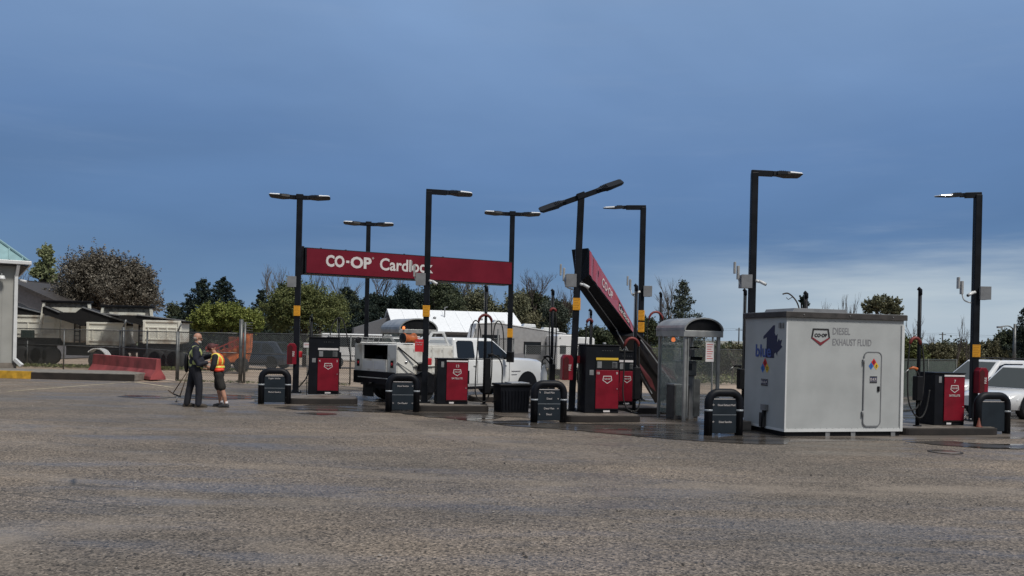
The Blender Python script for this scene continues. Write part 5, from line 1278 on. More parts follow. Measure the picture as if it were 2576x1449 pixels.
# the end wall faces left: footprint x 0..Lb, y 0..Wb
m = MB(); m.box(0, Lb, 0, Wb, 0, hw_, mat('blue_grey_cladding', (.10, .12, .15), .6, var=.06))
for k in range(46): m.box(.1 + k * .2, .13 + k * .2, -.02, 0, .1, hw_, mat('blue_grey_cladding', (0, 0, 0)))
m.build('wall', None, WR)
m = MB(); m.prism([(0, hw_), (Wb, hw_), (Wb / 2, hr)], -.01, .1, mat('gable_grey', (.13, .135, .15), .6, var=.05), axis='x'); m.build('gable', None, WR)
m = MB(); wr = mat('white_roof', (.82, .84, .86), .5, var=.03)
s_ = (hr - hw_) / (Wb / 2)
for sg, y0, y1 in ((1, -.4, Wb / 2), (-1, Wb + .4, Wb / 2)):
    z0 = hw_ - .4 * s_
    m.add([(-.25, y0, z0), (Lb + .2, y0, z0), (Lb + .2, y1, hr + .02), (-.25, y1, hr + .02), (-.25, y0, z0 + .09), (Lb + .2, y0, z0 + .09), (Lb + .2, y1, hr + .12), (-.25, y1, hr + .12)],
          [(0, 1, 2, 3), (4, 5, 6, 7), (0, 1, 5, 4), (1, 2, 6, 5), (3, 0, 4, 7)], wr)
for k in range(9): m.bar((.8 + k * 1.0, -.4, hw_ - .4 * s_ + .1), (.8 + k * 1.0, Wb / 2, hr + .13), .04, .03, wr)
m.build('roof', None, WR)
m = MB()
for x in (3.0, 6.5): m.lathe([(.12, 0), (.12, .12), (.02, .16)], 10, M_grey, c=(x, 1.9, hw_ + .85))
m.tube([(3.8, 2.2, hw_ + .9), (3.8, 2.2, hw_ + 1.7), (4.0, 2.2, hw_ + 1.75)], .04, 6, M_grey); m.build('roof_vent', None, WR)
m = MB(); m.box(-.3, Lb + .2, -.46, -.4, hw_ - .28, hw_ - .1, M_trim); m.build('gutter', None, WR)
LS = thing('lean_to', 'grey lean-to with pale low wall left of the white-roofed building', 'lean-to', (P3(890, 850, 60).x, 60, 0), R(14))
m = MB(); m.prism([(0, 0), (3.5, 0), (3.5, 3.6), (0, 2.4)], 0, 5, mat('gable_grey', (0, 0, 0))); m.build('wall', None, LS); m = MB(); m.box(-.1, 3.4, -.08, -.02, .2, 1.9, M_lgrey); m.build('low_wall', None, LS)

# ------------------------------------------------------------------ distance
def hill(px0, px1, ytop, Y, name='hills', seed=1, mt=None):
    rnd = random.Random(seed); m = MB(); n = 60; vs = []
    for i in range(n + 1):
        px = px0 + (px1 - px0) * i / n; f = math.sin(math.pi * i / n) ** .5
        p = P3(px, 853 + (px - 1288) * math.tan(ROLL) - ytop * f + rnd.uniform(-1.5, 1.5), Y); vs += [(p.x, Y - 60, -1), (p.x, Y, p.z), (p.x, Y + 60, -1)]
    fs = []
    for i in range(n):
        for j in (0, 1): fs.append((i * 3 + j, i * 3 + 3 + j, i * 3 + 4 + j, i * 3 + 1 + j))
    m.add(vs, fs, mt, True)
    return tag(m.build(name, None, None, fix=False), kind='structure')
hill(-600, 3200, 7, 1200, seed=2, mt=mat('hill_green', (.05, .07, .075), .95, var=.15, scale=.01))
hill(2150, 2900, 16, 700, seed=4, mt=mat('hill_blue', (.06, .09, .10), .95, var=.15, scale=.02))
o = MB().box(P3(1430, 855, 420).x, P3(2100, 860, 420).x, 420, 424, 0, 3.3, mat('far_pale_roof', (.5, .5, .48), .6, var=.08)).build('glasshouse_row', None, None)
tag(o, 'long pale low building far away behind the bushes right of the caravans', 'building')
UP = thing('utility_pole', 'grey utility pole with a curved lamp arm at the right edge', 'utility pole', XG(2550, 55))
m = MB().tube([(0, 0, 0), (0, 0, 3.6)], [.12, .08], 10, M_galv); m.build('shaft', None, UP)
m = MB().tube(spline([(0, 0, 3.2), (-.4, 0, 3.45), (-.9, 0, 3.4)]), .04, 6, M_galv); m.box(-1.15, -.85, -.1, .1, 3.3, 3.42, M_grey); m.build('lamp_arm', None, UP)
for i, (px, lab) in enumerate(((1858, 'small far power pole left of the white cabin'), (2370, 'small far power pole right of the lone hose mast'))):
    t = thing('power_pole', lab, 'power pole', XG(px, 300), 0, 'far power poles')
    MB().tube([(0, 0, 0), (0, 0, 7.8)], .22, 6, M_trim).build('shaft', None, t); MB().box(-1.2, 1.2, -.1, .1, 6.9, 7.1, M_trim).build('cross_arm', None, t)
wl = MB()
for z in (6.9, 7.5):
    pts = [XG(1500, 300) + Vector((0, 0, z)), XG(1858, 300) + Vector((0, 0, z)), XG(2370, 300) + Vector((0, 0, z)), XG(2900, 300) + Vector((0, 0, z))]
    for a, b in zip(pts, pts[1:]): wl.tube(catenary(a, b, .7, 10), .03, 3, M_trim)
tag(wl.build('power_line', None, None), 'thin power lines strung far away above the right bushes', 'power line')

# ------------------------------------------------------------------ vegetation
def leafmat(name, c1, c2, c3=None):
    if name in MATS: return MATS[name]
    m = bpy.data.materials.new(name); m.use_nodes = True; t = m.node_tree; p = t.nodes['Principled BSDF']
    g = t.nodes.new('ShaderNodeNewGeometry'); r = t.nodes.new('ShaderNodeValToRGB')
    t.links.new(g.outputs['Random Per Island'], r.inputs[0])
    e = r.color_ramp.elements; e[0].color = (*c1, 1); e[1].color = (*(c3 or c2), 1)
    q = e.new(.55); q.color = (*c2, 1)
    t.links.new(r.outputs[0], p.inputs['Base Color']); p.inputs['Roughness'].default_value = .6; p.inputs['Specular IOR Level'].default_value = .25
    MATS[name] = m; return m
LM = {
 'poplar': leafmat('leaf_poplar', (.15, .18, .09), (.24, .27, .14), (.33, .35, .19)),
 'russet': leafmat('leaf_russet', (.06, .054, .042), (.13, .116, .094), (.26, .235, .19)),
 'dark': leafmat('leaf_dark', (.012, .021, .019), (.022, .036, .028), (.045, .062, .042)),
 'bright': leafmat('leaf_bright', (.10, .13, .03), (.19, .22, .055), (.30, .32, .09)),
 'olive': leafmat('leaf_olive', (.06, .08, .03), (.12, .14, .05), (.20, .21, .08)),
 'deep': leafmat('leaf_deep', (.035, .048, .03), (.065, .08, .045), (.11, .125, .065)),
 'sage': leafmat('leaf_sage', (.09, .095, .06), (.155, .16, .095), (.23, .23, .14)),
 'scrub': leafmat('leaf_scrub', (.075, .072, .045), (.13, .125, .07), (.19, .18, .10)),
 'spruce': leafmat('leaf_spruce', (.03, .042, .032), (.06, .075, .055), (.11, .125, .09)),
}
M_bark = mat('bark', (.05, .042, .036), .9, var=.2); M_bare = mat('bare_twigs', (.085, .07, .062), .9, var=.2); M_bare2 = mat('grey_twigs', (.12, .105, .09), .9, var=.15)
class Leaf:
    def __init__(s): s.V = []; s.M = []; s.mats = []
    def add(s, P, size, mt, rnd):
        n = len(P)
        a = rnd.normal(size=(n, 3)); a[:, 2] *= .7; a /= np.linalg.norm(a, axis=1)[:, None]
        b = np.cross(a, rnd.normal(size=(n, 3))); b /= np.linalg.norm(b, axis=1)[:, None]
        q = (size * rnd.uniform(.55, 1.35, n))[:, None]
        s.V.append(np.stack([P - a * q * .5, P + b * q * .33, P + a * q * .5, P - b * q * .33], 1).reshape(-1, 3))
        if mt not in s.mats: s.mats.append(mt)
        s.M.append(np.full(n, s.mats.index(mt), dtype=np.int32))
    def clump(s, c, r, n, size, mt, rnd, flat=.75, spray=0):
        d = rnd.normal(size=(n, 3)); d /= np.linalg.norm(d, axis=1)[:, None]; d *= rnd.uniform(0, 1, (n, 1)) ** .45
        P = np.array(c)[None, :] + d * np.array([r, r, r * flat])
        s.add(P, size, mt, rnd)
    def twig(s, c, dr, ln, r, n, size, mt, rnd):
        t = rnd.uniform(0, 1, (n, 1)); w_ = r * (1 - .75 * t)
        P = np.array(c)[None, :] + np.array(dr)[None, :] * ln * t + rnd.normal(size=(n, 3)) * w_ * .5
        s.add(P, size, mt, rnd)
    def build(s, name, parent):
        V = np.concatenate(s.V); n = len(V) // 4; me = bpy.data.meshes.new(name)
        me.vertices.add(n * 4); me.vertices.foreach_set('co', V.astype(np.float32).ravel())
        me.loops.add(n * 4); me.loops.foreach_set('vertex_index', np.arange(n * 4, dtype=np.int32))
        me.polygons.add(n); me.polygons.foreach_set('loop_start', np.arange(0, n * 4, 4, dtype=np.int32)); me.polygons.foreach_set('loop_total', np.full(n, 4, dtype=np.int32))
        me.polygons.foreach_set('material_index', np.concatenate(s.M))
        for q in s.mats: me.materials.append(q)
        me.update(calc_edges=True)
        o = bpy.data.objects.new(name, me); COL.objects.link(o)
        if parent: o.parent = parent
        return o
def limb(m, p, d, ln, r, depth, rnd, mt, spread=.5, up=.15, tips=None, seg=3):
    pts = [p]; q = p.copy(); dd = d.normalized()
    for i in range(seg):
        dd = (dd + Vector((rnd.gauss(0, .11), rnd.gauss(0, .11), rnd.gauss(0, .06) + up * .25))).normalized(); q = q + dd * ln / seg; pts.append(q.copy())
    m.tube(pts, [r * (1 - .45 * i / seg) for i in range(seg + 1)], 4 if depth < 2 else 6, mt, cap=False)
    if tips is not None: tips.append(q.copy())
    if depth > 0:
        for k in range(rnd.choice((3, 4, 4)) if depth > 1 else 4):
            s_ = rnd.uniform(.35, 1); base = pts[0].lerp(pts[-1], s_) if s_ < .95 else pts[-1]
            i0 = min(seg - 1, int(s_ * seg)); base = pts[i0].lerp(pts[i0 + 1], s_ * seg - i0) if s_ < 1 else pts[-1]
            a = Vector((rnd.gauss(0, 1), rnd.gauss(0, 1), rnd.gauss(0, .5))).normalized()
            limb(m, base, (dd + a * spread + Vector((0, 0, up))).normalized(), ln * rnd.uniform(.5, .75), r * .5, depth - 1, rnd, mt, spread, up, tips, max(2, seg - 1))
def bare_tree(px, ytop, Y, label, wd=None, mt=None, stems=1, seed=0, name='bare_tree', depth=4, spread=.55, group='bare trees behind the pumps', yb=None, r=None):
    rnd = random.Random(seed or int(px * 7 + ytop)); p = XG(px, Y); H = P3(px, ytop, Y).z
    t = thing(name, label, 'tree', p, 0, group); m = MB(); s0 = H / 3.1
    for k in range(stems):
        o = Vector((rnd.uniform(-.5, .5) * (stems > 1) * (wd or 1), rnd.uniform(-.5, .5), 0))
        limb(m, o, Vector((rnd.gauss(0, .08), rnd.gauss(0, .08), 1)), s0 * 1.25, r or H * .016, depth, rnd, mt or M_bare, spread, .35)
    zs = max(v[2] for v in m.v); f = H / zs
    xs_ = [v[0] for v in m.v]; hw = max(-min(xs_), max(xs_)); fx_ = min(1.6, max(.5, (wd or hw) / hw)) if wd else 1
    m.v = [(x * fx_, y * fx_, z * f) for x, y, z in m.v]
    m.build('branches', None, t, fix=False)
    return t
def crown_tree(name, label, px0, px1, ytop, Y, kind, yb=None, seed=0, group='leafy trees behind the lot', nclump=None, leaf=None, dens=1.0, lobes=5, trunk=True, shape=None, cat='tree', twig=False):
    sd_ = seed or int(px0 * 3 + ytop); rnd = random.Random(sd_); rn = np.random.default_rng(sd_)
    pxc = (px0 + px1) / 2
    p = XG(pxc, Y); H = P3(pxc, ytop, Y).z; s = F / Y; hw = (px1 - px0) / 2 / s
    zb = max(.3, P3(pxc, yb, Y).z) if yb else H * .18
    zb = min(zb, H - 1.0)
    hh = (H - zb) / 2; zm = zb + hh
    leaf = 2.6 / s * 1.75 if leaf is None or True else leaf      # about three millimetres of the picture: leaves stay small at any distance
    leaf = min(.23, max(.08, leaf))
    t = thing(name, label, cat, p, 0, group)
    br = min(hw, hh)
    L_ = [(Vector((0, 0, H - br * .62)), br * .62), (Vector((0, 0, zm)), br * .7)]
    L_ += [(Vector((-(hw - br * .45), 0, zb + br * .5)), br * .5), (Vector((hw - br * .45, 0, zb + br * .5)), br * .5)]
    if hw > 1.15 * hh:
        nn_ = int(hw / hh * 3) + 2
        for k in range(nn_):
            x = -hw + br * .5 + (2 * hw - br) * k / (nn_ - 1); top = (H - zb) * (1 - .45 * (x / hw) ** 2); L_.append((Vector((x, rnd.uniform(-.3, .3) * br, zb + top * .5)), top * .5))
    for k in range(lobes + 4):
        z = zb + br * .35 + (H - zb - br * .8) * (k + rnd.random() * .8) / (lobes + 4); zl = zb + .35 * (H - zb); e = 1 if z < zl else math.sqrt(max(.06, 1 - ((z - zl) / (H - zl) * .97) ** 2))
        rr = br * rnd.uniform(.34, .56); a = rnd.choice((-1, 1)) * (rnd.uniform(.7, 1.0) if z < zl else rnd.uniform(.2, 1.0))
        L_.append((Vector((a * max(0, hw * e - rr * .8), rnd.uniform(-.7, .7) * hw * e, z)), rr))
    lf = Leaf(); n = int((90 + 38 * len(L_)) * min(1.4, dens ** .5) * (1.15 if trunk else .8)); tips = []
    mt = LM[kind]; wts = [l[1] ** 2 for l in L_]
    for i in range(n):
        c, rr = rnd.choices(L_, wts)[0]
        d = Vector((rnd.gauss(0, 1), rnd.gauss(0, 1), rnd.gauss(.25, 1))).normalized()
        q = c + d * rr * rnd.uniform(.3, .95)
        if q.z < zb * .8: q.z = zb * .8 + rnd.random() * .4
        cr_ = rnd.uniform(.13, .25) * min(br, 2.4); tips.append(q)
        area = cr_ * cr_; cnt = int(min(190, max(30, 3.2 * area / (leaf * leaf))) * rnd.uniform(.7, 1.2))
        lf.clump(q, cr_, cnt, leaf, mt, rn)
        if rnd.random() < .75:      # leafy shoots reaching outwards and up break the outline
            dr = (d + Vector((0, 0, .7))).normalized(); lf.twig(q, dr, cr_ * rnd.uniform(1.2, 2.1), cr_ * .6, int(cnt * .55), leaf, mt, rn)
    lf.build('crown', t)
    m = MB()
    if trunk:
        m.tube([(0, 0, 0), (rnd.gauss(0, .05), 0, H * .35), (rnd.gauss(0, .1), 0, H * .7)], [H * .028, H * .02, H * .008], 8, M_bark)
        for q in rnd.sample(tips, min(26, len(tips))):
            z0 = rnd.uniform(.2, .55) * H; m.tube([(0, 0, z0), ((q.x) * .5, q.y * .5, (z0 + q.z) / 2 + .2), q], [H * .012, H * .007, H * .003], 5, M_bark)
    else:
        for q in rnd.sample(tips, min(20, len(tips))): m.tube([(q.x * .4, q.y * .4, 0), (q.x * .7, q.y * .7, q.z * .5), q], [.04, .025, .01], 4, M_bark)
    m.build('trunk' if trunk else 'stems', None, t, fix=False)
    return t
def conifer(label, px, ytop, wpx, Y, seed=0, kind='dark', ragged=.25, group='dark conifers behind the lot'):
    sd_ = seed or int(px); rnd = random.Random(sd_); rn = np.random.default_rng(sd_); p = XG(px, Y); H = P3(px, ytop, Y).z; s = F / Y; hw = wpx / 2 / s * 1.75
    t = thing('conifer', label, 'conifer', p, 0, group); lf = Leaf(); leaf = min(.21, max(.10, 4.4 / s)); m = MB()
    m.tube([(0, 0, 0), (0, 0, H * .97)], [H * .02, .015], 6, M_bark)
    z = H * .12
    while z < H * .985:
        f = z / H; rad = hw * 1.2 * (1 - f) ** .72
        k = max(3, int(4 + 6 * (1 - f)))
        a0 = rnd.random() * 6.28
        for j in range(k):
            a = a0 + 2 * math.pi * (j + rnd.uniform(-.3, .3)) / k; rr = rad * rnd.uniform(1 - ragged * 1.6, 1.12)
            dr = Vector((math.cos(a), math.sin(a), rnd.uniform(-.12, .28))).normalized()
            c0 = Vector((0, 0, z + rnd.uniform(-.1, .1)))
            lf.twig(c0 + dr * rr * .15, dr, rr * .85, .20 + .16 * rr, int(40 + 80 * rr), leaf, LM[kind], rn)
            lf.clump(c0 + dr * rr * .9 + Vector((0, 0, .05)), .12 + .1 * rr, 14, leaf, LM[kind], rn)
        z += .24 + .12 * (1 - f)
    lf.build('needles', t); m.build('trunk', None, t, fix=False)
    return t
# left group
crown_tree('poplar', 'pale green upright poplar just right of the teal roof', 80, 138, 618, 62, 'poplar', yb=748, lobes=6, dens=.8, leaf=.2, seed=11)
bare_tree(62, 668, 60, 'bare thin tree between the teal roof and the pale poplar', wd=1.3, depth=4)
bare_tree(150, 668, 64, 'bare thin tree between the pale poplar and the russet tree', wd=1.5, depth=4)
conifer('low dark conifer beside the shed below the pale poplar', 72, 730, 42, 58); conifer('low dark conifer left below the russet tree', 125, 728, 44, 60)
crown_tree('russet_tree', 'large russet brown tree left behind the dump trailers', 146, 330, 628, 56, 'russet', yb=790, lobes=8, dens=2.1, leaf=.2, seed=23)
crown_tree('russet_tree', 'large russet brown tree right behind the dump trailers', 262, 408, 655, 57, 'russet', yb=795, lobes=7, dens=1.7, leaf=.2, seed=5)
crown_tree('leafy_tree', 'small grey green tree right of the russet trees', 404, 468, 764, 72, 'deep', lobes=4, dens=.8)
conifer('dark conifer left of the pair behind the bright green bush', 506, 700, 100, 70, 3); conifer('dark conifer right of the pair behind the bright green bush', 558, 700, 96, 71, 4)
conifer('dark low conifer at the far left of the pair', 474, 752, 60, 72, 5)
crown_tree('round_bush', 'bright green round tree behind the two people', 484, 660, 764, 45, 'bright', yb=838, lobes=9, dens=1.5, leaf=.16, seed=31)
conifer('small dark conifer between the bright bush and the olive tree', 655, 728, 64, 66, 6); conifer('dark conifer left behind the olive tree', 702, 716, 70, 68, 7)
crown_tree('leafy_tree', 'large olive green tree behind the left pump and sign post', 668, 862, 712, 48, 'olive', yb=838, lobes=10, dens=2.4, leaf=.16, seed=41)
conifer('dark conifer under the left half of the red sign', 868, 722, 90, 64, 8); conifer('dark conifer left of the white roof below the sign', 925, 742, 80, 65, 9)
crown_tree('leafy_tree', 'dark green tree above the peak of the white roof', 968, 1060, 722, 70, 'dark', lobes=5, dens=1.4, leaf=.24)
crown_tree('leafy_tree', 'dark green tree behind the pole above the white roof', 1050, 1165, 700, 71, 'deep', lobes=6, dens=1.6, leaf=.24)
crown_tree('leafy_tree', 'sage green brushy tree above the right end of the white roof', 1140, 1262, 728, 75, 'sage', lobes=7, dens=1.6, leaf=.22)
crown_tree('leafy_tree', 'sage green brushy tree behind the right sign post', 1240, 1345, 738, 74, 'sage', lobes=7, dens=1.5, leaf=.22)
crown_tree('leafy_tree', 'grey green tree left of the bent pole above the caravan', 1345, 1432, 752, 64, 'spruce', lobes=6, dens=1.1, leaf=.2)
for i, (a, b, yt, k, lab) in enumerate(((835, 905, 735, 'deep', 'dark leafy tree behind the far two-headed light pole'), (900, 985, 742, 'dark', 'dark leafy tree left of the white roof peak'), (985, 1075, 735, 'dark', 'dark leafy tree right of the white roof peak'),
        (1060, 1160, 722, 'dark', 'dark leafy tree in the dip behind the pole before the truck'), (1150, 1240, 752, 'scrub', 'brownish leafy tree behind the tall hose mast'), (1290, 1380, 735, 'deep', 'dark green tree behind the narrow hose mast'), (1360, 1445, 760, 'scrub', 'brownish green tree touching the bent pole'))):
    crown_tree('leafy_tree', lab, a, b, yt, 76 + i % 3, k, yb=800, lobes=8, dens=1.7, leaf=.26, seed=200 + i)
crown_tree('leafy_tree', 'low scrubby tree between the caravans and the white roof', 1215, 1420, 785, 73, 'scrub', lobes=10, dens=1.6, leaf=.2)
bl = ['first', 'second', 'third', 'fourth', 'fifth', 'sixth', 'seventh', 'eighth']
for i, (px, yt, wd) in enumerate(((716, 662, 2.6), (800, 672, 2.2), (868, 668, 2.2), (940, 664, 2.6), (1008, 668, 2.4), (1085, 672, 2.2), (1150, 676, 2.2), (1225, 680, 2.0))):
    bare_tree(px, yt, 84 + i % 3 * 2, f'{bl[i]} bare tree from the left in the row behind the intact red sign', wd=wd, depth=4, seed=90 + i, mt=M_bare2 if i % 2 == 0 else M_bare)
bare_tree(1330, 672, 76, 'wide twiggy bare tree between the right sign post and the bent pole', wd=2.6, depth=5, spread=.6, seed=77)
bare_tree(1400, 710, 74, 'smaller bare tree behind the narrow hose mast', wd=1.8, depth=4, seed=78)
bare_tree(1582, 770, 60, 'small bare tree between the fallen sign and the far lamp pole', wd=1.2, depth=4, seed=79)
bare_tree(1682, 690, 58, 'bare tree behind the conifer above the clear kiosk', wd=1.5, depth=4, seed=80, mt=M_bare2)
conifer('bluish ragged conifer above the clear glass kiosk', 1713, 706, 104, 50, 10, 'spruce', .45)
crown_tree('leafy_tree', 'low dark leafy tree left of the far lamp pole', 1600, 1665, 800, 62, 'deep', lobes=4, dens=.7)
# right group
bare_tree(1842, 868, 42, 'thin young bare tree between the kiosk and the tall pole', wd=.4, depth=2, seed=81)
crown_tree('broken_conifer', 'broken conifer top with a drooping branch above the white cabin', 2000, 2032, 745, 44, 'dark', lobes=3, dens=.25, leaf=.16, seed=3)
dm = thing('dead_branch', 'bare drooping branch left of the broken conifer above the white cabin', 'branch', XG(2014, 44))
b_ = MB(); Hh = P3(2010, 735, 44).z; b_.tube(spline([(0, 0, Hh - 1.6), (-.25, 0, Hh - .6), (-.7, 0, Hh - .1), (-1.05, 0, Hh - .12)]), .04, 5, M_bark); b_.tube([(-.5, 0, Hh - .25), (-.75, 0, Hh - .4), (-.85, 0, Hh - .3)], .02, 4, M_bark); b_.tube([(0, 0, 0), (0, 0, Hh - 1.5)], .09, 6, M_bark); b_.build('limb', None, dm)
for i, (px, yt) in enumerate(((2092, 748), (2118, 740), (2138, 734), (2160, 746))):
    bare_tree(px, yt, 52, f'{bl[i]} bare sapling from the left above the white cabin roof', wd=.55, depth=3, spread=.22, seed=60 + i, group='bare saplings above the cabin', r=.05)
crown_tree('leafy_tree', 'sage green tree above the right end of the white cabin roof', 2168, 2262, 742, 50, 'sage', yb=800, lobes=3, dens=.12, leaf=.16, seed=8, twig=True)
bare_tree(2318, 790, 60, 'small bare tree just right of the lone hose mast', wd=.8, depth=3, seed=66); bare_tree(2350, 840, 62, 'low bare shrub right of the lone hose mast', wd=1.0, depth=3, seed=67)
bare_tree(2412, 790, 46, 'slim bare tree left of the rightmost light pole', wd=.5, depth=3, spread=.3, seed=68, r=.045); bare_tree(2436, 796, 46, 'slim bare tree touching the rightmost light pole', wd=.5, depth=3, spread=.3, seed=69, r=.045)
for i, (a, b, yt, k, lab) in enumerate(((2248, 2330, 848, 'olive', 'olive bush directly right of the white cabin'), (2310, 2400, 862, 'scrub', 'brown scrubby bush above the green fence'), (2370, 2460, 866, 'scrub', 'brown scrubby bush behind pump 7'),
        (2440, 2530, 858, 'scrub', 'grey brown bush above the white cars'), (2490, 2560, 830, 'deep', 'dark green tree above the white cars'), (2540, 2620, 820, 'deep', 'dark green tree at the right edge behind the utility pole'))):
    crown_tree('roadside_bush' if k != 'deep' else 'leafy_tree', lab, a, b, yt, 52 + i * 3, k, yb=960 if k != 'deep' else 900, lobes=6, dens=1.3, leaf=.18, trunk=k == 'deep', group='bushes along the right side', cat='bush' if k != 'deep' else 'tree')
conifer('dark conifer cut by the right edge of the picture', 2592, 748, 80, 60, 20)
for i, (a, b, yt, k, lab) in enumerate(((1500, 1580, 872, 'scrub', 'low bush behind the fence under the fallen sign'), (1570, 1680, 868, 'olive', 'low green bush behind the fence left of the clear kiosk'), (1650, 1760, 872, 'olive', 'low green bush seen through the clear kiosk'),
        (1740, 1850, 874, 'deep', 'low dark bush behind the fence right of the clear kiosk'), (1820, 1910, 866, 'scrub', 'low brown bush behind the tallest light pole'))):
    crown_tree('roadside_bush', lab, a, b, yt, 43 + i, k, yb=975, lobes=7, dens=1.1, leaf=.15, trunk=False, group='low bushes behind the middle fence', cat='bush')
for i, (a, b, yt, k, lab) in enumerate(((1440, 1540, 822, 'deep', 'far dark round tree right of the caravans'), (1520, 1600, 836, 'deep', 'far dark tree behind the fallen sign'))):
    crown_tree('leafy_tree', lab, a, b, yt, 88, k, lobes=6, dens=1.2, leaf=.3)
# distant wood as one mass
rnd = random.Random(99); rn = np.random.default_rng(99); lf = Leaf()
for i in range(1000):
    px = rnd.uniform(-300, 2900); Y = rnd.uniform(120, 200)
    p = XG(px, Y); h = rnd.uniform(1.2, 2.6) + (1.2 if px > 2350 or px < 1400 else 0)
    lf.clump((p.x, p.y, h * .5), h * .75, 70, .45, LM['deep' if rnd.random() < .6 else 'scrub'], rn, .8)
tag(lf.build('distant_treeline', None), 'far low line of dark trees along the horizon', 'treeline', kind='stuff')
lf = Leaf()
for i in range(3000):
    px = rnd.uniform(1300, 2650); Y = rnd.uniform(38.5, 60); p = XG(px, Y)
    lf.clump((p.x, p.y, .1), .25, 14, .12, LM['sage' if rnd.random() < .5 else 'olive'], rn, .6)
for i in range(700):
    px = rnd.uniform(30, 620); Y = rnd.uniform(40.3, 41.2); p = XG(px, Y)
    lf.clump((p.x, p.y, .06), .14, 10, .08, LM['olive'], rn, .6)
for i in range(260):
    px = rnd.uniform(448, 880); p = XG(px, rnd.uniform(31.0, 31.6)); lf.clump((p.x, p.y, .02), .07, 6, .05, LM['sage'], rn, .6)
tag(lf.build('rough_grass', None), 'rough grass growing beyond the fences', 'grass', kind='stuff')
# ------------------------------------------------------------------ people
def ell(m, c, r, n=14, k=10, M=None):
    vs = []; c = Vector(c)
    for i in range(k + 1):
        a = math.pi * i / k
        for j in range(n):
            b = 2 * math.pi * j / n
            q = Vector((r[0] * math.sin(a) * math.cos(b), r[1] * math.sin(a) * math.sin(b), r[2] * math.cos(a)))
            vs.append(c + (M @ q if M else q))
    fs = [(i * n + j, i * n + (j + 1) % n, (i + 1) * n + (j + 1) % n, (i + 1) * n + j) for i in range(k) for j in range(n)]
    m.add(vs, fs, None, True)
def chain(m, pts, rs, n=12):
    pts = [Vector(p) for p in pts]
    m.tube(pts, list(rs), n)
    for p, r in zip(pts, rs): ell(m, p, (r * .99, r * .99, r * .99), 10, 7)
def organic(m, name, mt, parent, voxel, smooth=3):
    o = m.build(name, mt, parent, fix=True)
    r = o.modifiers.new('remesh', 'REMESH'); r.mode = 'VOXEL'; r.voxel_size = voxel; r.use_smooth_shade = True
    s = o.modifiers.new('smooth', 'SMOOTH'); s.iterations = smooth; s.factor = .5
    bpy.context.view_layer.update()
    me = bpy.data.meshes.new_from_object(o.evaluated_get(bpy.context.evaluated_depsgraph_get())); me.name = name
    o.modifiers.clear(); o.data = me
    me.polygons.foreach_set('use_smooth', [True] * len(me.polygons))
    return o
def stripes(o, mt, segs, wd, ax='x'):
    """cloth faces lying within wd of any (x,z) line segment take the stripe cloth"""
    me = o.data
    if mt not in list(me.materials): me.materials.append(mt)
    k = list(me.materials).index(mt); g = (lambda c: c.x) if ax == 'x' else (lambda c: c.y)
    for p in me.polygons:
        c = p.center
        for (a_, az, bx, bz, cond) in segs:
            if cond and not cond(c): continue
            dx, dz = bx - a_, bz - az; t = max(0, min(1, ((g(c) - a_) * dx + (c.z - az) * dz) / (dx * dx + dz * dz)))
            if math.hypot(g(c) - a_ - t * dx, c.z - az - t * dz) < wd: p.material_index = k; break
M_skin = mat('skin', (.42, .22, .15), .5, var=.1, scale=9); M_hair = mat('grey_hair', (.28, .24, .21), .7, var=.2, scale=20)
M_jacket = mat('navy_cloth', (.012, .014, .026), .8, var=.3, scale=9, bump=.4, bscale=14); M_trous = mat('dark_trousers', (.011, .012, .019), .8, var=.3, scale=7, bump=.3, bscale=12)
M_hiyel = mat('lime_stripe', (.42, .46, .17), .5, var=.1); M_boot = mat('brown_boot', (.035, .026, .018), .6, var=.2); M_shoe = mat('dark_shoe', (.02, .02, .024), .6, var=.2)
M_hio = mat('orange_vest', (.80, .13, .02), .55, var=.15, scale=8); M_hiy = mat('yellow_vest_stripe', (.75, .70, .12), .45, var=.1); M_shirt = mat('black_shirt', (.012, .012, .015), .8, var=.3, scale=8); M_short = mat('dark_shorts', (.022, .02, .018), .85, var=.3, scale=8)
def finger_set(m, w_, fwd, up, side, s=1, curl=.5):
    """palm at wrist w_, fingers continuing along fwd, curling towards -up; side = thumb side"""
    w_, fwd, up, side = Vector(w_), Vector(fwd).normalized(), Vector(up).normalized(), Vector(side).normalized()
    pc = w_ + fwd * .045
    M3 = Matrix((fwd, side, up)).transposed()
    ell(m, pc, (.052, .042, .018), 12, 8, M3)
    for k, (ln, off) in enumerate(((.068, .031), (.078, .011), (.072, -.010), (.056, -.030))):
        p = w_ + fwd * .082 + side * off; d = fwd; pts = [w_ + fwd * .05 + side * off * .8, p]
        for j, f in enumerate((.45, .32, .24)):
            d = (d - up * curl * (.7 + .4 * j)).normalized(); pts.append(pts[-1] + d * ln * f)
        chain(m, pts, [.0095, .0095, .009, .0082, .0074], 8)
    p = w_ + fwd * .02 + side * .03
    chain(m, [p, p + side * .03 + fwd * .02, p + side * .045 + fwd * .048 - up * .01], [.0125, .0105, .009], 8)
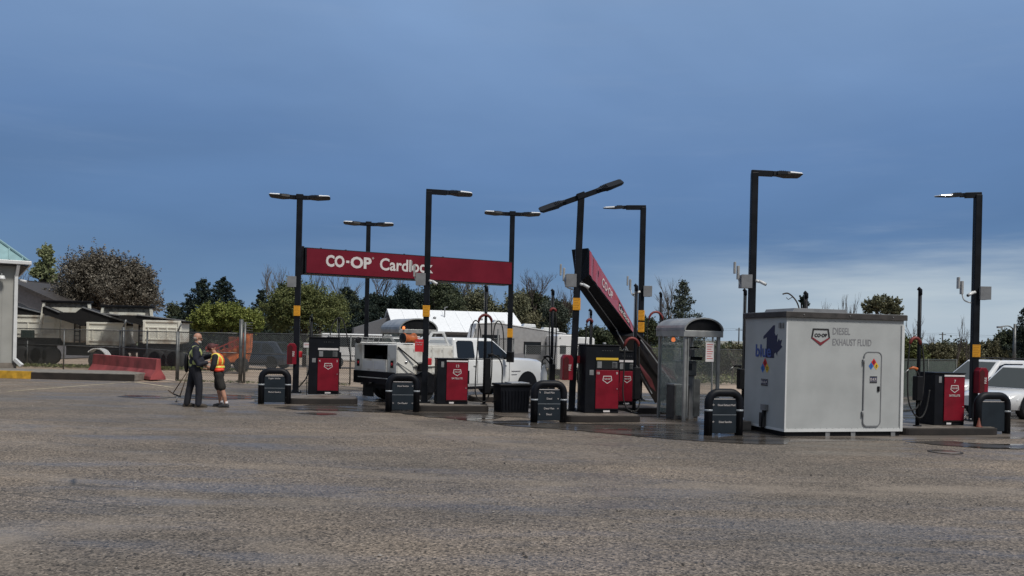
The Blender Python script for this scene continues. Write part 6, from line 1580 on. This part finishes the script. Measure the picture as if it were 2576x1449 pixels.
def head(m, c, tilt, turn, s=1.0):
    """c = head centre; adds skull, jaw, nose, ears to the body surface"""
    Mx = Matrix.Rotation(turn, 3, 'Z') @ Matrix.Rotation(tilt, 3, 'Y'); c = Vector(c)
    def P(x, y, z): return c + Mx @ Vector((x * s, y * s, z * s))
    ell(m, P(-.01, 0, .025), (.098 * s, .076 * s, .098 * s), 18, 14, Mx)
    ell(m, P(.022, 0, -.055), (.064 * s, .056 * s, .066 * s), 14, 10, Mx)
    ell(m, P(.062, 0, -.09), (.022 * s, .028 * s, .02 * s), 10, 8, Mx)
    chain(m, [P(.082, 0, .005), P(.102, 0, -.028)], [.010 * s, .015 * s], 8)
    for sg in (-1, 1):
        ell(m, P(-.008, sg * .078, -.02), (.018 * s, .01 * s, .032 * s), 8, 6, Mx)
        ell(m, P(.078, sg * .03, .018), (.012 * s, .02 * s, .009 * s), 8, 6, Mx)
    return P, Mx
def face_bits(P, Mx, parent, s=1.0, glasses=False, brow=M_hair):
    m = MB()
    for sg in (-1, 1): ell(m, P(.079, sg * .031, .002), (.007, .011, .007), 8, 6, Mx)
    m.build('eyes', mat('eye', (.05, .04, .035), .2), parent)
    m = MB(); m.tube([P(.084, -.022, -.062), P(.09, 0, -.06), P(.084, .022, -.062)], .0045, 6); m.build('lips', mat('lip', (.25, .09, .07), .5), parent)
    if glasses:
        m = MB()
        for sg in (-1, 1): m.tube([P(.093, sg * .031 + .02 * math.cos(a), .004 + .015 * math.sin(a)) for a in [k * math.pi / 5 for k in range(11)]], .003, 5)
        for sg in (-1, 1): m.tube([P(.092, sg * .05, .006), P(-.005, sg * .082, .006)], .003, 5)
        m.build('glasses', M_black, parent)

def tall_man():
    p = GD(489, 1024)
    t = tag(bpy.data.objects.new('person', None), 'tall bald bearded person in navy workwear with crossed lime braces facing the shorter one', 'person'); COL.objects.link(t)
    t.location = p; t.rotation_euler = (0, 0, R(24))
    m = MB()
    # torso
    ell(m, (0, 0, .98), (.125, .165, .13)); ell(m, (.02, 0, 1.12), (.125, .15, .16)); ell(m, (.0, 0, 1.33), (.125, .19, .17)); ell(m, (-.01, 0, 1.45), (.095, .18, .07))
    chain(m, [(-.0, 0, 1.48), (.02, 0, 1.57), (.03, 0, 1.62)], [.075, .062, .06])
    P, Mx = head(m, (.045, 0, 1.70), R(8), R(-6))
    # legs
    chain(m, [(0, -.09, .95), (.06, -.11, .72), (.09, -.12, .50), (.09, -.12, .30), (.08, -.13, .09)], [.11, .088, .06, .056, .040])
    chain(m, [(0, .09, .95), (-.06, .10, .72), (-.10, .11, .50), (-.14, .11, .30), (-.17, .11, .09)], [.11, .088, .06, .056, .040])
    for x, y in ((.08, -.13), (-.17, .11)): chain(m, [(x - .03, y, .045), (x + .08, y, .04), (x + .16, y, .03)], [.04, .042, .03])
    # arms: near arm bent at the elbow with the forearm level, far arm reaching to the other person
    ra = [(-.01, -.21, 1.43), (.0, -.26, 1.18), (.06, -.27, 1.06), (.24, -.20, 1.10), (.30, -.18, 1.12)]
    la = [(.0, .21, 1.43), (.13, .25, 1.24), (.20, .24, 1.20), (.42, .16, 1.27), (.50, .14, 1.29)]
    for a in (ra, la): chain(m, a, [.062, .052, .046, .034, .027])
    finger_set(m, ra[-1], (.95, .2, .1), (-.1, .3, .9), (.0, .9, .3), curl=.45)
    finger_set(m, la[-1], (.97, -.2, .05), (-.05, -.1, 1), (.0, -1, .0), curl=.25)
    body = organic(m, 'body', M_skin, t, .0075, 2)
    face_bits(P, Mx, t, glasses=True)
    m = MB(); ell(m, P(.03, 0, -.085), (.062, .06, .055), 14, 10, Mx); ell(m, P(.075, 0, -.098), (.028, .034, .034), 10, 8, Mx); organic(m, 'beard', mat('white_beard', (.42, .38, .35), .8, var=.2, scale=30), t, .008)
    m = MB(); ell(m, P(-.045, 0, -.015), (.068, .0795, .062), 16, 12, Mx); organic(m, 'hair', M_hair, t, .008)
    # jacket
    m = MB(); g = .016
    ell(m, (.03, 0, 1.10), (.195, .20, .19)); ell(m, (.01, 0, .98), (.175, .20, .12)); ell(m, (.0, 0, 1.32), (.17, .215, .19)); ell(m, (-.015, 0, 1.46), (.11, .20, .075)); chain(m, [(-.01, 0, 1.48), (.0, 0, 1.545)], [.1, .08])
    chain(m, ra[:4] , [.086, .074, .068, .054]); chain(m, la[:4], [.086, .074, .068, .054])
    jk = organic(m, 'jacket', M_jacket, t, .011, 3)
    m = MB(); chain(m, [(0, -.09, .97), (.06, -.11, .72), (.09, -.12, .50), (.09, -.12, .30), (.08, -.13, .08)], [.13, .108, .088, .082, .078]); chain(m, [(0, .09, .97), (-.06, .10, .72), (-.10, .11, .50), (-.14, .11, .30), (-.17, .11, .08)], [.13, .108, .088, .082, .078]); ell(m, (0, 0, .96), (.14, .18, .1))
    organic(m, 'trousers', M_trous, t, .011, 3)
    for x, y in ((.08, -.13), (-.17, .11)):
        m = MB(); chain(m, [(x - .045, y, .05), (x + .08, y, .048), (x + .18, y, .038)], [.05, .05, .037]); m.box(x - .09, x + .21, y - .042, y + .042, 0, .022); organic(m, 'boot', M_boot, t, .008, 2)
    back = lambda c: c.x < -.03 and abs(c.y) < .2
    stripes(jk, M_hiyel, [(-.15, 1.55, -.16, 1.40, None), (-.16, 1.40, .06, 1.05, back), (.15, 1.55, .16, 1.40, None), (.16, 1.40, -.08, 1.05, back), (-.17, 1.42, -.19, 1.05, lambda c: c.x < .02 and c.y > -.215)], .027, 'y')
    stripes(jk, M_hiyel, [(-.20, 1.06, .24, .93, None), (.10, 1.50, .14, 1.30, lambda c: abs(abs(c.y) - .13) < .03)], .026)
    m = MB(); ell(m, (-.2, .12, 1.08), (.06, .09, .24)); organic(m, 'back_pack', M_black, t, .012, 3)
    return t
def short_person():
    p = GD(549, 1024)
    t = tag(bpy.data.objects.new('person', None), 'shorter person in orange and yellow safety vest, dark shorts and trainers with head bowed', 'person'); COL.objects.link(t)
    t.location = p; t.rotation_euler = (0, 0, R(188))
    m = MB()
    ell(m, (0, 0, .86), (.115, .15, .12)); ell(m, (.03, 0, 1.0), (.12, .14, .14)); ell(m, (.06, 0, 1.17), (.125, .165, .15)); ell(m, (.08, 0, 1.27), (.1, .155, .06))
    chain(m, [(.09, 0, 1.29), (.13, 0, 1.36), (.15, 0, 1.39)], [.062, .052, .052])
    P, Mx = head(m, (.18, 0, 1.45), R(38), R(0), .97)
    l1 = [(0, -.085, .83), (.03, -.095, .63), (.02, -.10, .44), (-.02, -.10, .26), (-.03, -.10, .08)]
    l2 = [(0, .085, .83), (-.05, .10, .64), (-.11, .10, .45), (-.16, .11, .27), (-.2, .11, .09)]
    for l in (l1, l2): chain(m, l, [.10, .078, .055, .056, .034])
    for x, y in ((-.03, -.10), (-.2, .11)): chain(m, [(x - .03, y, .04), (x + .07, y, .035), (x + .14, y, .028)], [.036, .036, .026])
    ra = [(.06, .185, 1.25), (.08, .23, 1.05), (.12, .22, .96), (.30, .13, 1.02), (.36, .11, 1.04)]
    la = [(.06, -.185, 1.25), (.07, -.24, 1.05), (.10, -.24, .93), (.28, -.16, .93), (.34, -.14, .93)]
    for a in (ra, la): chain(m, a, [.055, .046, .041, .030, .025])
    finger_set(m, ra[-1], (.9, -.3, 0), (.1, .3, .9), (0, -.9, .3), curl=.5); finger_set(m, la[-1], (.9, .3, .05), (.1, -.3, .9), (0, .9, .3), curl=.5)
    organic(m, 'body', M_skin, t, .0075, 2); face_bits(P, Mx, t)
    m = MB(); ell(m, P(-.01, 0, .04), (.108, .087, .095), 16, 12, Mx); ell(m, P(.10, 0, .055), (.07, .06, .012), 12, 8, Mx); organic(m, 'cap', mat('cap_red', (.10, .03, .03), .7, var=.2), t, .008)
    m = MB(); ell(m, (.02, 0, .97), (.145, .17, .16)); ell(m, (.06, 0, 1.16), (.145, .185, .17)); ell(m, (.075, 0, 1.27), (.11, .175, .065)); chain(m, ra[:3], [.075, .068, .062]); chain(m, la[:3], [.075, .068, .062]); sh = organic(m, 'shirt', M_shirt, t, .011, 3)
    m = MB(); ell(m, (.0, 0, .84), (.135, .165, .1)); chain(m, l1[:2] + [(.025, -.098, .50)], [.118, .104, .100]); chain(m, l2[:2] + [(-.095, .10, .50)], [.118, .104, .100]); organic(m, 'shorts', M_short, t, .011, 3)
    for x, y in ((-.03, -.10), (-.2, .11)):
        m = MB(); chain(m, [(x - .04, y, .045), (x + .07, y, .045), (x + .15, y, .035)], [.046, .047, .035]); m.box(x - .08, x + .18, y - .04, y + .04, 0, .022); organic(m, 'shoe', M_shoe, t, .008, 2)
        MB().tube([(x - .012, y, .09), (x - .012, y, .15)], [.04, .041], 12, M_paper).build('sock', None, t)
    # vest shell over the upper torso with stripes
    m = MB(); ell(m, (.045, 0, 1.13), (.175, .203, .20)); ell(m, (.07, 0, 1.27), (.128, .165, .078)); ell(m, (.02, 0, .99), (.16, .185, .09)); ve = organic(m, 'vest', M_hio, t, .010, 2)
    stripes(ve, M_hiy, [(-.3, 1.0, .4, 1.0, None), (-.3, 1.08, .4, 1.08, lambda c: False)], .025)
    stripes(ve, M_hiy, [(-.3, 1.2, .4, 1.2, lambda c: abs(abs(c.y) - .10) < .024 or abs(c.x - .0) < .018 and abs(c.y) > .12)], .14)
    m = MB(); ell(m, (-.09, .12, .93), (.06, .06, .045)); ell(m, (.0, .17, .92), (.085, .05, .045)); ell(m, (.14, .12, .95), (.05, .05, .07)); organic(m, 'waist_pouch', mat('red_orange_cloth', (.75, .05, .02), .6, var=.15), t, .01, 2)
    return t
tall_man(); short_person()
ru = thing('scraper', 'wooden two-legged floor scraper leaning behind the tall person', 'scraper', GD(445, 1002))
wd = mat('weathered_wood', (.10, .07, .05), .7, var=.2)
s_ = 1.0; q = lambda a, b: P3(a, b, 21.9) - Vector(ru.location)
m = MB(); m.tube([q(436, 988), q(471, 935)], .014, 6, wd); m.tube([q(452, 998), q(472, 940)], .014, 6, wd); m.tube([q(471, 935), q(476, 925)], .018, 6, wd); m.build('handle', None, ru)
m = MB(); m.bar(q(423, 982), q(438, 992), .02, .03, wd); m.bar(q(436, 991), q(455, 998), .03, .03, M_black); m.tube([q(446, 998), q(443, 1012)], .012, 6, M_grey); m.box(-.03, .03, -.03, .03, -.0, .02, M_black, Matrix.Translation(q(443, 1012))); m.build('cross_bar', None, ru)
